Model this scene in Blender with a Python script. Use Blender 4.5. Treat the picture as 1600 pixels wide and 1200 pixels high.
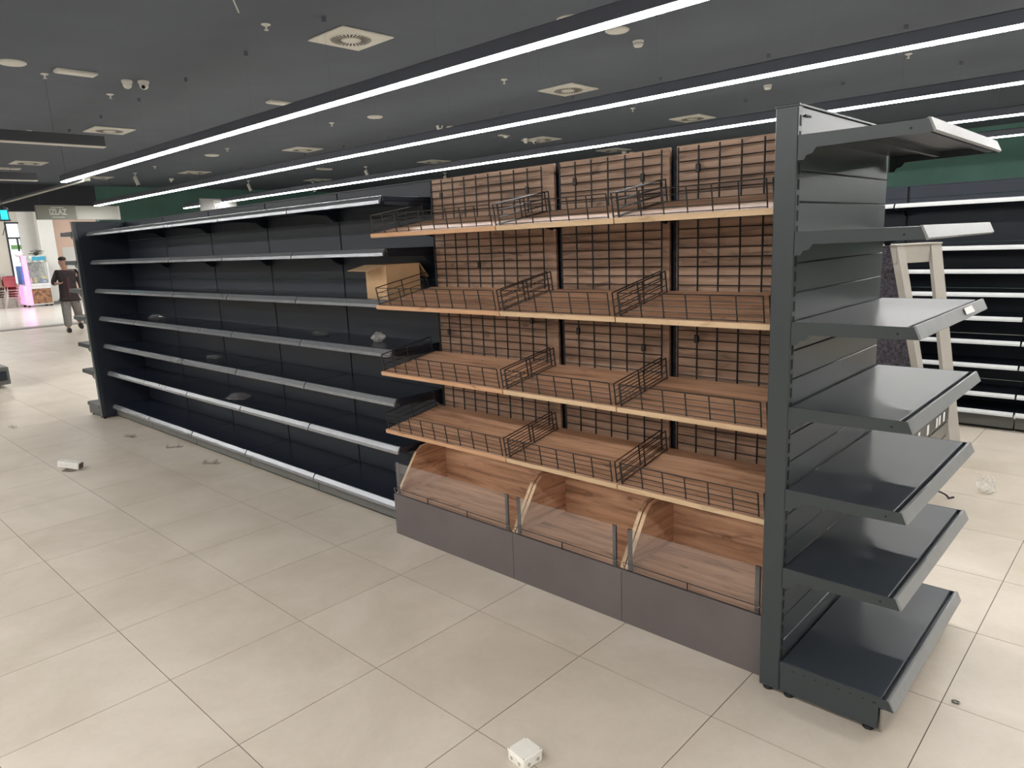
import bpy, math, random
from mathutils import Vector, Matrix

# ------------------------------------------------------------------ scene, camera, light
scene = bpy.context.scene
for o in list(bpy.data.objects):
    bpy.data.objects.remove(o, do_unlink=True)
COL = scene.collection

cam_data = bpy.data.cameras.new('camera')
cam_data.sensor_fit = 'HORIZONTAL'
cam_data.sensor_width = 36.0
cam_data.lens = 24.971
cam_data.clip_end = 200
cam = bpy.data.objects.new('camera', cam_data)
COL.objects.link(cam)
RW = ((0.731155918, 0.680950907, -0.041435325),
      (0.103629738, -0.170891704, -0.979824935),
      (-0.674293631, 0.712110868, -0.195515244))
CL = (0.95284, -2.39374, 1.72)
cam.matrix_world = Matrix((
    (RW[0][0], -RW[1][0], -RW[2][0], CL[0]),
    (RW[0][1], -RW[1][1], -RW[2][1], CL[1]),
    (RW[0][2], -RW[1][2], -RW[2][2], CL[2]),
    (0, 0, 0, 1)))
scene.camera = cam

world = bpy.data.worlds.new('daylight')
scene.world = world
world.use_nodes = True
world.node_tree.nodes['Background'].inputs[0].default_value = (0.75, 0.85, 1.0, 1)
world.node_tree.nodes['Background'].inputs[1].default_value = 0.6

scene.view_settings.view_transform = 'Standard'
scene.view_settings.look = 'None'
scene.view_settings.exposure = 0.75
scene.view_settings.gamma = 1.0
scene.view_settings.use_curve_mapping = False

STRIP_POWER = 29.0      # radiance of the lit strip diffusers
CORRIDOR_FILL_WATT = 82.0   # each added fill light under the corridor ceiling

CEIL = 3.75             # shop ceiling height
STRIP_Z = 3.0           # underside of the light strips
XB = -21.6              # end wall with the exit
YB = 16.5               # side wall far behind
XR, YF = 9.0, -10.0      # walls behind the camera

def area_lamp(name, loc, sx, sy, watt, col):
    l = bpy.data.lights.new(name, 'AREA')
    l.shape = 'RECTANGLE'; l.size = sx; l.size_y = sy; l.energy = watt; l.color = col
    o = bpy.data.objects.new(name, l); o.location = loc
    COL.objects.link(o)
    return o
for i, yy in enumerate((-1.0, 3.0, 7.0)):
    for xx in (-25.0, -29.5):
        area_lamp('corridor_fill_light', (xx, yy, 4.66), 2.4, 1.2, CORRIDOR_FILL_WATT, (1.0, 0.98, 0.95))  # unseen lights added to brighten the corridor, no fixtures there

# ------------------------------------------------------------------ materials
MATS = {}
def nmat(name):
    m = bpy.data.materials.new(name); m.use_nodes = True
    MATS[name] = m
    nt = m.node_tree
    return m, nt, nt.nodes['Principled BSDF']

def N(nt, typ, **kw):
    n = nt.nodes.new(typ)
    for k, v in kw.items():
        if k in n.inputs: n.inputs[k].default_value = v
        else: setattr(n, k, v)
    return n

def plain(name, col, rough=0.5, metal=0.0, var=0.08, scale=6.0, bump=0.0, spec=0.5, stretch=(1, 1, 1), coat=0.0):
    """base colour with a little noise wear, optional relief"""
    m, nt, b = nmat(name)
    tc = N(nt, 'ShaderNodeTexCoord')
    mp = N(nt, 'ShaderNodeMapping'); mp.inputs['Scale'].default_value = stretch
    nz = N(nt, 'ShaderNodeTexNoise', Scale=scale, Detail=5.0, Roughness=0.6)
    nt.links.new(tc.outputs['Object'], mp.inputs[0]); nt.links.new(mp.outputs[0], nz.inputs['Vector'])
    rp = N(nt, 'ShaderNodeValToRGB')
    rp.color_ramp.elements[0].position = 0.3; rp.color_ramp.elements[1].position = 0.7
    rp.color_ramp.elements[0].color = (*[c * (1 - var) for c in col], 1)
    rp.color_ramp.elements[1].color = (*[min(1, c * (1 + var)) for c in col], 1)
    nt.links.new(nz.outputs['Fac'], rp.inputs[0]); nt.links.new(rp.outputs[0], b.inputs['Base Color'])
    b.inputs['Roughness'].default_value = rough
    b.inputs['Metallic'].default_value = metal
    b.inputs['Specular IOR Level'].default_value = spec
    if coat: b.inputs['Coat Weight'].default_value = coat
    if bump:
        bp = N(nt, 'ShaderNodeBump', Strength=bump, Distance=0.004)
        nt.links.new(nz.outputs['Fac'], bp.inputs['Height']); nt.links.new(bp.outputs[0], b.inputs['Normal'])
    return m

def glow(name, col, strength):
    m, nt, b = nmat(name)
    b.inputs['Base Color'].default_value = (*[min(1, c) for c in col], 1)
    b.inputs['Emission Color'].default_value = (*col, 1)
    b.inputs['Emission Strength'].default_value = strength
    return m

def wood(name, c0, c1, c2, rough=0.5, grain=(1.1, 14, 14)):
    m, nt, b = nmat(name)
    tc = N(nt, 'ShaderNodeTexCoord'); oi = N(nt, 'ShaderNodeObjectInfo')
    mul = N(nt, 'ShaderNodeVectorMath', operation='SCALE'); mul.inputs[3].default_value = 1.0
    comb = N(nt, 'ShaderNodeCombineXYZ')
    k = N(nt, 'ShaderNodeMath', operation='MULTIPLY'); k.inputs[1].default_value = 37.0
    nt.links.new(oi.outputs['Random'], k.inputs[0])
    for i in range(3): nt.links.new(k.outputs[0], comb.inputs[i])
    add = N(nt, 'ShaderNodeVectorMath', operation='ADD')
    nt.links.new(tc.outputs['Object'], add.inputs[0]); nt.links.new(comb.outputs[0], add.inputs[1])
    mp = N(nt, 'ShaderNodeMapping'); mp.inputs['Scale'].default_value = grain
    nt.links.new(add.outputs[0], mp.inputs[0])
    nz = N(nt, 'ShaderNodeTexNoise', Scale=1.6, Detail=8.0, Roughness=0.62, Distortion=0.7)
    nt.links.new(mp.outputs[0], nz.inputs['Vector'])
    rp = N(nt, 'ShaderNodeValToRGB')
    e = rp.color_ramp.elements
    e[0].position = 0.34; e[0].color = (*c0, 1)
    e[1].position = 0.66; e[1].color = (*c2, 1)
    x = e.new(0.48); x.color = (*c1, 1)
    nt.links.new(nz.outputs['Fac'], rp.inputs[0])
    # dark knots
    mp2 = N(nt, 'ShaderNodeMapping'); mp2.inputs['Scale'].default_value = (2.0, 7, 7)
    nt.links.new(add.outputs[0], mp2.inputs[0])
    vz = N(nt, 'ShaderNodeTexNoise', Scale=2.3, Detail=2.0, Distortion=1.2)
    nt.links.new(mp2.outputs[0], vz.inputs['Vector'])
    rk = N(nt, 'ShaderNodeValToRGB')
    rk.color_ramp.elements[0].position = 0.62; rk.color_ramp.elements[0].color = (0, 0, 0, 1)
    rk.color_ramp.elements[1].position = 0.76; rk.color_ramp.elements[1].color = (0.75, 0.75, 0.75, 1)
    nt.links.new(vz.outputs['Fac'], rk.inputs[0])
    mix = N(nt, 'ShaderNodeMix', data_type='RGBA')
    nt.links.new(rk.outputs[0], mix.inputs[0]); nt.links.new(rp.outputs[0], mix.inputs[6])
    mix.inputs[7].default_value = (c0[0] * 0.5, c0[1] * 0.46, c0[2] * 0.45, 1)
    nt.links.new(mix.outputs[2], b.inputs['Base Color'])
    b.inputs['Roughness'].default_value = rough
    bp = N(nt, 'ShaderNodeBump', Strength=0.12, Distance=0.003)
    nt.links.new(nz.outputs['Fac'], bp.inputs['Height']); nt.links.new(bp.outputs[0], b.inputs['Normal'])
    return m

def tile_mat(name, col, rough):
    m, nt, b = nmat(name)
    tc = N(nt, 'ShaderNodeNewGeometry'); oi = N(nt, 'ShaderNodeObjectInfo')
    n1 = N(nt, 'ShaderNodeTexNoise', Scale=1.7, Detail=6.0, Roughness=0.65, Distortion=0.4)
    n2 = N(nt, 'ShaderNodeTexNoise', Scale=38.0, Detail=4.0, Roughness=0.7)
    nt.links.new(tc.outputs['Position'], n1.inputs['Vector']); nt.links.new(tc.outputs['Position'], n2.inputs['Vector'])
    rp = N(nt, 'ShaderNodeValToRGB')
    rp.color_ramp.elements[0].position = 0.3; rp.color_ramp.elements[1].position = 0.72
    rp.color_ramp.elements[0].color = (col[0] * 0.84, col[1] * 0.82, col[2] * 0.78, 1)
    rp.color_ramp.elements[1].color = (col[0] * 1.08, col[1] * 1.08, col[2] * 1.08, 1)
    ad = N(nt, 'ShaderNodeMath', operation='MULTIPLY_ADD'); ad.inputs[1].default_value = 0.18; 
    nt.links.new(n2.outputs['Fac'], ad.inputs[0]); nt.links.new(n1.outputs['Fac'], ad.inputs[2])
    sb = N(nt, 'ShaderNodeMath', operation='SUBTRACT'); sb.inputs[1].default_value = 0.09
    nt.links.new(ad.outputs[0], sb.inputs[0])
    r2 = N(nt, 'ShaderNodeMath', operation='MULTIPLY_ADD'); r2.inputs[1].default_value = 0.12
    nt.links.new(oi.outputs['Random'], r2.inputs[0]); nt.links.new(sb.outputs[0], r2.inputs[2])
    nt.links.new(r2.outputs[0], rp.inputs[0]); nt.links.new(rp.outputs[0], b.inputs['Base Color'])
    mr = N(nt, 'ShaderNodeMapRange'); mr.inputs[3].default_value = rough - 0.08; mr.inputs[4].default_value = rough + 0.1
    nt.links.new(n2.outputs['Fac'], mr.inputs[0]); nt.links.new(mr.outputs[0], b.inputs['Roughness'])
    bp = N(nt, 'ShaderNodeBump', Strength=0.05, Distance=0.002)
    nt.links.new(n2.outputs['Fac'], bp.inputs['Height']); nt.links.new(bp.outputs[0], b.inputs['Normal'])
    return m

def glass(name, col, rough=0.03, alpha=0.2, spec=0.9):
    """thin clear plastic or glass: mostly see-through with a glossy face"""
    m, nt, b = nmat(name)
    out = nt.nodes['Material Output']
    tr = N(nt, 'ShaderNodeBsdfTransparent'); tr.inputs[0].default_value = (0.97, 0.96, 0.95, 1)
    gl = N(nt, 'ShaderNodeBsdfGlossy'); gl.inputs['Roughness'].default_value = rough
    fr = N(nt, 'ShaderNodeLayerWeight', Blend=0.5)
    pw = N(nt, 'ShaderNodeMath', operation='POWER'); pw.inputs[1].default_value = 3.5
    nt.links.new(fr.outputs['Facing'], pw.inputs[0])
    k = N(nt, 'ShaderNodeMath', operation='MULTIPLY_ADD', use_clamp=True); k.inputs[1].default_value = 0.55 * spec; k.inputs[2].default_value = 0.08 * spec
    nt.links.new(pw.outputs[0], k.inputs[0])
    m1 = N(nt, 'ShaderNodeMixShader')
    nt.links.new(k.outputs[0], m1.inputs[0]); nt.links.new(tr.outputs[0], m1.inputs[1]); nt.links.new(gl.outputs[0], m1.inputs[2])
    nz = N(nt, 'ShaderNodeTexNoise', Scale=5.0, Detail=3.0)
    mr = N(nt, 'ShaderNodeMapRange'); mr.inputs[3].default_value = alpha * 0.6; mr.inputs[4].default_value = alpha * 1.4
    nt.links.new(nz.outputs['Fac'], mr.inputs[0])
    b.inputs['Base Color'].default_value = (*col, 1); b.inputs['Roughness'].default_value = 0.4
    mx = N(nt, 'ShaderNodeMixShader')
    nt.links.new(mr.outputs[0], mx.inputs[0]); nt.links.new(m1.outputs[0], mx.inputs[1]); nt.links.new(b.outputs[0], mx.inputs[2])
    nt.links.new(mx.outputs[0], out.inputs['Surface'])
    return m

plain('anthracite', (0.028, 0.037, 0.041), 0.34, 0.0, 0.06, 9, spec=0.6)
plain('anthracite_shelf', (0.034, 0.041, 0.050), 0.29, 0.0, 0.06, 7, spec=0.5)
plain('anthracite_panel', (0.040, 0.047, 0.053), 0.32, 0.0, 0.07, 4, spec=0.7)
plain('black_panel', (0.016, 0.021, 0.032), 0.40, 0.0, 0.1, 3, spec=0.4)
plain('black_shelf', (0.015, 0.020, 0.032), 0.24, 0.0, 0.1, 5, spec=0.5)
plain('black_gap', (0.006, 0.006, 0.007), 0.7)
plain('rail_plastic', (0.27, 0.28, 0.30), 0.24, 0.6, 0.06, 20, spec=0.8)
plain('rail_chrome', (0.235, 0.24, 0.24), 0.36, 0.1, 0.05, 20, spec=0.4)
plain('rail_white', (0.52, 0.53, 0.53), 0.4, 0.0, 0.05, 20)
plain('plinth_grey', (0.115, 0.115, 0.108), 0.38, 0.1, 0.06, 6)
plain('kick_metal', (0.34, 0.32, 0.29), 0.15, 0.9, 0.05, 6)
plain('laminate', (0.118, 0.100, 0.098), 0.42, 0.0, 0.1, 3)
plain('wire_black', (0.020, 0.017, 0.017), 0.4, 0.2, 0.1, 30)
plain('wire_bright', (0.30, 0.29, 0.28), 0.25, 0.9, 0.1, 30)
wood('wood_board', (0.27, 0.145, 0.083), (0.520, 0.302, 0.186), (0.68, 0.425, 0.275), 0.45)
wood('wood_side', (0.27, 0.145, 0.083), (0.520, 0.302, 0.186), (0.68, 0.425, 0.275), 0.45, (14, 1.1, 14))
wood('wood_back', (0.165, 0.098, 0.064), (0.345, 0.215, 0.145), (0.475, 0.315, 0.220), 0.5)
wood('wood_edge', (0.50, 0.34, 0.20), (0.58, 0.41, 0.25), (0.64, 0.47, 0.30), 0.5)
wood('wood_edge_orange', (0.46, 0.25, 0.13), (0.55, 0.31, 0.17), (0.60, 0.36, 0.21), 0.5)
tile_mat('tile', (0.60, 0.535, 0.455), 0.33)
plain('grout', (0.13, 0.105, 0.085), 0.8, 0, 0.15, 12)
plain('corridor_tile', (0.66, 0.64, 0.60), 0.2, 0, 0.05, 2)
plain('threshold', (0.20, 0.19, 0.18), 0.5, 0, 0.1, 4)
plain('ceiling_paint', (0.083, 0.098, 0.124), 0.85, 0, 0.05, 1.5)
plain('header_paint', (0.055, 0.058, 0.072), 0.8, 0, 0.06, 2)
plain('green_paint', (0.095, 0.215, 0.185), 0.7, 0, 0.08, 2)
plain('wall_grey', (0.55, 0.54, 0.51), 0.8, 0, 0.05, 2)
plain('corridor_white', (0.74, 0.73, 0.70), 0.7, 0, 0.03, 2)
plain('corridor_beige', (0.66, 0.63, 0.56), 0.7, 0, 0.03, 2)
plain('peach', (0.78, 0.56, 0.46), 0.6, 0, 0.10, 0.8)
plain('housing_black', (0.05, 0.053, 0.062), 0.55, 0, 0.05, 4)
plain('housing_dark', (0.095, 0.105, 0.135), 0.55, 0, 0.05, 4)
plain('white_plastic', (0.62, 0.61, 0.56), 0.5, 0, 0.04, 8)
plain('white_paint', (0.56, 0.55, 0.50), 0.55, 0, 0.04, 8)
plain('slot_dark', (0.05, 0.045, 0.04), 0.8)
plain('lens_black', (0.01, 0.01, 0.012), 0.1)
plain('sign_green', (0.26, 0.27, 0.23), 0.6, 0, 0.05, 3)
plain('sign_white', (0.52, 0.52, 0.48), 0.6, 0, 0.04, 3)
plain('sign_letters', (0.66, 0.67, 0.62), 0.6, 0, 0.03, 3)
plain('sign_pale', (0.34, 0.34, 0.33), 0.6, 0, 0.05, 3)
plain('cardboard', (0.46, 0.30, 0.165), 0.75, 0, 0.07, 12, bump=0.1)
plain('cardboard_inside', (0.36, 0.22, 0.115), 0.8, 0, 0.07, 12)
plain('box_white', (0.80, 0.77, 0.70), 0.5, 0, 0.03, 30)
plain('box_hole', (0.42, 0.38, 0.32), 0.7)
plain('carton_white', (0.72, 0.70, 0.66), 0.7, 0, 0.08, 25)
plain('carton_brown', (0.20, 0.16, 0.13), 0.8, 0, 0.1, 25)
plain('ladder_beige', (0.36, 0.335, 0.295), 0.5, 0, 0.06, 5)
plain('speckled', (0.055, 0.049, 0.062), 0.8, 0, 0.85, 48, bump=0.3)
plain('drawer_dark', (0.05, 0.05, 0.048), 0.35, 0, 0.1, 6)
plain('drawer_mid', (0.17, 0.165, 0.14), 0.3, 0.4, 0.1, 6)
plain('tag_white', (0.78, 0.78, 0.76), 0.6)
plain('skin', (0.52, 0.31, 0.235), 0.55, 0, 0.06, 14)
plain('hair', (0.018, 0.014, 0.013), 0.6, 0, 0.2, 40)
plain('shirt', (0.035, 0.024, 0.026), 0.85, 0, 0.25, 20, bump=0.2)
plain('shirt_maroon', (0.075, 0.026, 0.036), 0.85, 0, 0.25, 20)
plain('trousers', (0.235, 0.220, 0.210), 0.9, 0, 0.12, 16, bump=0.2)
plain('shoe', (0.018, 0.016, 0.015), 0.5, 0, 0.1, 10)
plain('eye_white', (0.7, 0.7, 0.7), 0.3)
plain('chair_brown', (0.20, 0.135, 0.095), 0.5, 0, 0.1, 8)
plain('chair_red', (0.36, 0.06, 0.07), 0.5, 0, 0.1, 8)
plain('chair_leg', (0.62, 0.60, 0.56), 0.35, 0.3, 0.05, 8)
plain('cabinet_white', (0.70, 0.70, 0.70), 0.4)
plain('cabinet_print', (0.26, 0.13, 0.07), 0.5, 0, 0.9, 9)
plain('cabinet_grey', (0.42, 0.46, 0.43), 0.4, 0, 0.7, 7)
plain('toy_blue', (0.10, 0.20, 0.55), 0.6); plain('toy_yellow', (0.75, 0.62, 0.15), 0.6)
plain('toy_red', (0.60, 0.12, 0.08), 0.6); plain('toy_white', (0.75, 0.76, 0.75), 0.6)
plain('toy_green', (0.20, 0.42, 0.15), 0.6); plain('cabinet_cyan', (0.06, 0.32, 0.48), 0.4)
plain('plant_grey', (0.10, 0.11, 0.09), 0.8, 0, 0.3, 20)
plain('black_iron', (0.02, 0.02, 0.022), 0.5)
glow('strip_light', (1.0, 0.985, 0.955), STRIP_POWER)
glow('strip_off', (0.75, 0.77, 0.82), 0.0)
glow('pink_light', (1.0, 0.30, 0.72), 0.75)
glow('cyan_light', (0.02, 0.62, 0.75), 0.7)
glow('daylight_pane', (0.86, 0.93, 1.0), 0.6)
glass('acrylic', (0.70, 0.64, 0.60), 0.04, 0.035)
glass('film', (0.70, 0.70, 0.68), 0.12, 0.07, 0.9)
glass('film_packet', (0.85, 0.84, 0.80), 0.12, 0.30, 0.9)
glass('film_floor', (0.70, 0.64, 0.56), 0.2, 0.10)
glass('cabinet_glass', (0.75, 0.80, 0.78), 0.05, 0.12)

# ------------------------------------------------------------------ mesh helpers
class MB:
    def __init__(s, M=None):
        s.v = []; s.f = []; s.M = M
    def add(s, vs, fs):
        n = len(s.v)
        for p in vs:
            p = Vector(p)
            s.v.append(tuple(s.M @ p if s.M else p))
        s.f += [tuple(n + i for i in f) for f in fs]
        return s
    def box(s, x0, x1, y0, y1, z0, z1):
        return s.add([(x0, y0, z0), (x1, y0, z0), (x1, y1, z0), (x0, y1, z0), (x0, y0, z1), (x1, y0, z1), (x1, y1, z1), (x0, y1, z1)],
                     [(3, 2, 1, 0), (4, 5, 6, 7), (0, 1, 5, 4), (1, 2, 6, 5), (2, 3, 7, 6), (3, 0, 4, 7)])
    def cbox(s, x0, x1, y0, y1, z0, z1, c=0.003):
        """box with chamfered edges"""
        vs = []
        X, Y, Z = (x0, x1), (y0, y1), (z0, z1)
        sg = (1, -1)
        idx = {}
        for i in (0, 1):
            for j in (0, 1):
                for k in (0, 1):
                    for a in range(3):
                        p = [X[i] + sg[i] * c, Y[j] + sg[j] * c, Z[k] + sg[k] * c]
                        p[a] = (X[i], Y[j], Z[k])[a]
                        idx[(i, j, k, a)] = len(vs); vs.append(p)
        fs = []
        for a in range(3):
            b, d = (a + 1) % 3, (a + 2) % 3
            for t in (0, 1):
                def K(u, w):
                    q = [0, 0, 0]; q[a] = t; q[b] = u; q[d] = w
                    return idx[(*q, a)]
                L = [K(0, 0), K(1, 0), K(1, 1), K(0, 1)]
                fs.append(tuple(L) if t else tuple(L[::-1]))
            for u in (0, 1):
                for w in (0, 1):
                    q0 = [0, 0, 0]; q0[b] = u; q0[d] = w; q0[a] = 0
                    q1 = list(q0); q1[a] = 1
                    fs.append((idx[(*q0, b)], idx[(*q1, b)], idx[(*q1, d)], idx[(*q0, d)]))
        for i in (0, 1):
            for j in (0, 1):
                for k in (0, 1):
                    fs.append((idx[(i, j, k, 0)], idx[(i, j, k, 1)], idx[(i, j, k, 2)]))
        return s.add(vs, fs)
    def prism(s, poly, axis, a0, a1):
        """2-D outline extruded along an axis; poly is in the other two axes in x,y,z order"""
        def P(p, a):
            q = list(p); q.insert(axis, a); return q
        n = len(poly)
        vs = [P(p, a0) for p in poly] + [P(p, a1) for p in poly]
        fs = [tuple(range(n))[::-1], tuple(range(n, 2 * n))]
        fs += [(i, (i + 1) % n, n + (i + 1) % n, n + i) for i in range(n)]
        return s.add(vs, fs)
    def tube(s, p0, p1, r, n=6, r1=None):
        p0, p1 = Vector(p0), Vector(p1); r1 = r if r1 is None else r1
        d = (p1 - p0).normalized()
        a = d.orthogonal().normalized(); b = d.cross(a)
        vs = [p0 + r * (a * math.cos(2 * math.pi * i / n) + b * math.sin(2 * math.pi * i / n)) for i in range(n)]
        vs += [p1 + r1 * (a * math.cos(2 * math.pi * i / n) + b * math.sin(2 * math.pi * i / n)) for i in range(n)]
        fs = [(i, (i + 1) % n, n + (i + 1) % n, n + i) for i in range(n)] + [tuple(range(n))[::-1], tuple(range(n, 2 * n))]
        return s.add(vs, fs)
    def path(s, pts, r, n=6):
        for a, b in zip(pts, pts[1:]): s.tube(a, b, r, n)
        return s
    def lathe(s, prof, c=(0, 0, 0), n=20):
        """(radius, z) outline turned about the vertical through c"""
        vs = []; m = len(prof)
        for r, z in prof:
            for i in range(n):
                t = 2 * math.pi * i / n
                vs.append((c[0] + r * math.cos(t), c[1] + r * math.sin(t), c[2] + z))
        fs = [(j * n + i, j * n + (i + 1) % n, (j + 1) * n + (i + 1) % n, (j + 1) * n + i) for j in range(m - 1) for i in range(n)]
        fs += [tuple(range(n))[::-1], tuple((m - 1) * n + i for i in range(n))]
        return s.add(vs, fs)
    def ball(s, c, rx, ry, rz, n=12, m=8):
        prof = [(math.sin(math.pi * j / m), -math.cos(math.pi * j / m)) for j in range(m + 1)]
        vs = []; 
        for r, z in prof:
            for i in range(n):
                t = 2 * math.pi * i / n
                vs.append((c[0] + rx * max(r, 0.002) * math.cos(t), c[1] + ry * max(r, 0.002) * math.sin(t), c[2] + rz * z))
        fs = [(j * n + i, j * n + (i + 1) % n, (j + 1) * n + (i + 1) % n, (j + 1) * n + i) for j in range(m) for i in range(n)]
        return s.add(vs, fs)
    def mesh(s, name):
        me = bpy.data.meshes.new(name)
        me.from_pydata(s.v, [], s.f); me.update()
        import bmesh
        bm = bmesh.new(); bm.from_mesh(me)
        bmesh.ops.recalc_face_normals(bm, faces=bm.faces)
        bm.to_mesh(me); bm.free()
        return me
    def build(s, name, mat, parent=None, loc=(0, 0, 0), smooth=False):
        me = s.mesh(name)
        me.materials.append(MATS[mat])
        if smooth:
            for p in me.polygons: p.use_smooth = True
        return link(name, me, parent, loc)

def link(name, me, parent=None, loc=(0, 0, 0)):
    o = bpy.data.objects.new(name, me)
    COL.objects.link(o); o.location = loc
    if parent: o.parent = parent
    return o

def thing(name, label, cat, loc=(0, 0, 0), rz=0.0, group=None):
    o = bpy.data.objects.new(name, None)
    o.empty_display_size = 0.1
    COL.objects.link(o); o.location = loc; o.rotation_euler = (0, 0, rz)
    return tag(o, label, cat, group)
def tag(o, label, cat, group=None):
    o['label'] = label; o['category'] = cat
    if group: o['group'] = group
    return o
def struct(o):
    o['kind'] = 'structure'; return o

KIDS = {}
def copy_tree(o, parent=None):
    c = o.copy(); COL.objects.link(c); c.parent = parent
    for ch in o.children: copy_tree(ch, c)
    return c
def dup(root, loc, label, rz=None, group=None):
    c = copy_tree(root); c.location = loc; c['label'] = label
    if rz is not None: c.rotation_euler = (0, 0, rz)
    if group: c['group'] = group
    return c

# ------------------------------------------------------------------ room shell
floor = struct(MB().box(XB, XR, YF, YB, -0.12, -0.002).build('floor', 'grout'))
T = 0.6025
TX0, TY0 = -0.135, -0.266
tile_me = MB().box(0.0018, T - 0.0018, 0.0018, T - 0.0018, -0.01, 0.0).mesh('tile')
tile_me.materials.append(MATS['tile'])
def project(p):
    d = Vector(p) - Vector(CL)
    c = [sum(RW[i][k] * d[k] for k in range(3)) for i in range(3)]
    if c[2] < 0.2: return None
    return 800 + 1109.83 * c[0] / c[2], 600 + 1109.83 * c[1] / c[2], c[2]
cells = []
for i in range(-36, 16):
    for j in range(-15, 28):
        x, y = TX0 + i * T, TY0 + j * T
        if x < XB - 0.01 or x + T > XR or y < YF or y + T > YB: continue
        pr = project((x + T / 2, y + T / 2, 0))
        vis = pr is not None and -150 < pr[0] < 1750 and 330 < pr[1] < 1450
        # behind the long shelving row nothing of the floor is seen
        if vis and -7.5 < x < -0.4 and y > 0.3: 
            h = project((x + T / 2, y + T / 2, 0)); vis = False
        cells.append((0 if vis else 1, (Vector((x, y, 0)) - Vector(CL)).length, x, y))
cells.sort()
rest = MB()
for n, (hid, d, x, y) in enumerate(cells):
    if n < 300: link('tile', tile_me, floor, (x, y, 0))
    else: rest.box(x + 0.002, x + T - 0.002, y + 0.002, y + T - 0.002, -0.012, 0.0)
tf = rest.build('tile_field', 'tile', floor); tf['kind'] = 'stuff'

struct(MB().box(XB - 0.45, XB, -7, 8, -0.12, 0.001).build('trim_1', 'threshold'))
struct(MB().box(-36.2, XB - 0.45, -7, 14, -0.12, 0.0).build('floor_corridor', 'corridor_tile'))
struct(MB().box(XB, XR, YF, YB, CEIL, CEIL + 0.1).build('ceiling', 'ceiling_paint'))
struct(MB().box(XB, XR, YB, YB + 0.15, 0, CEIL).build('wall_back', 'green_paint'))
struct(MB().box(XR, XR + 0.15, YF, YB, 0, CEIL).build('wall_right', 'wall_grey'))
struct(MB().box(XB, XR, YF - 0.15, YF, 0, CEIL).build('wall_front', 'wall_grey'))
OY = 4.75   # right jamb of the exit opening
struct(MB().box(XB - 0.3, XB, OY, YB, 0, CEIL).build('wall_left', 'green_paint'))
struct(MB().box(XB - 0.3, XB, -6.0, OY, 3.06, CEIL).build('wall_header', 'header_paint'))
struct(MB().box(XB - 0.3, XB, YF, -6.0, 0, CEIL).build('wall_left_far', 'header_paint'))
# corridor
XC = -34.0
struct(MB().box(-36.2, XB - 0.3, -7, 14, 4.7, 4.8).build('ceiling_corridor', 'corridor_white'))
wb = MB()
wb.box(XC - 0.15, XC, -7, 5.19, 0, 4.7)
wb.box(XC - 0.15, XC, 5.19, 5.62, 3.32, 4.7)
wb.box(XC - 0.15, XC, 5.19, 5.62, 0, 0.9)
struct(wb.build('wall_corridor', 'corridor_beige'))
struct(MB().box(XC - 0.15, XC + 0.01, 5.62, 14, 0, 4.7).build('wall_corridor_white', 'corridor_white'))
struct(MB().box(-36.2, XB - 0.3, 14, 14.15, 0, 4.7).build('wall_corridor_end', 'corridor_white'))
struct(MB().box(-36.2, XB - 0.3, -7.15, -7, 0, 4.7).build('wall_corridor_near', 'corridor_white'))
w = struct(MB().box(XC - 0.12, XC - 0.10, 5.19, 5.62, 0.9, 3.32).build('window_1', 'daylight_pane'))
fr = MB().box(XC - 0.10, XC + 0.03, 5.15, 5.21, 0.88, 3.36).box(XC - 0.1, XC + 0.03, 5.21, 5.64, 3.30, 3.36)
fr.box(XC - 0.1, XC + 0.0, 5.21, 5.62, 2.70, 2.76).box(XC - 0.1, XC, 5.50, 5.55, 2.2, 2.7)
fr.build('window_frame', 'black_iron', w)
MB().box(XC - 0.09, XC - 0.02, 5.28, 5.62, 2.28, 2.45).build('sticker', 'toy_green', w)

p = thing('wall_panel', 'large pale peach panel on the white wall behind the walking man', 'wall panel', (XC + 0.03, 7.6, 0))
MB().cbox(-0.02, 0.03, -0.95, 1.2, 0.25, 3.45, 0.01).build('panel', 'peach', p)
MB().box(0.03, 0.05, -0.55, 1.15, 0.9, 2.3).build('poster', 'corridor_white', p)
p = thing('wall_column', 'white square column standing beside the claw machine', 'column', (-33.3, 6.36, 0))
MB().cbox(-0.2, 0.2, -0.28, 0.28, 0, 4.7, 0.01).build('shaft', 'corridor_white', p)
MB().cbox(-0.215, 0.215, -0.295, 0.295, 0, 0.12, 0.01).build('skirting', 'threshold', p)
p = thing('wall_dial', 'small round grey dial with a thin bar on the beige corridor wall', 'wall fixture', (XC + 0.01, 4.75, 1.20))
MB(Matrix.Rotation(math.pi / 2, 4, 'Y')).lathe([(0.13, 0), (0.14, 0.02), (0.12, 0.04), (0.05, 0.05)]).build('dial', 'wall_grey', p)
MB().box(0.0, 0.02, -1.6, -0.16, -0.02, 0.02).build('bar', 'slot_dark', p)
MB().box(0.0, 0.02, 0.16, 0.42, -0.02, 0.02).build('bar', 'slot_dark', p)

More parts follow.
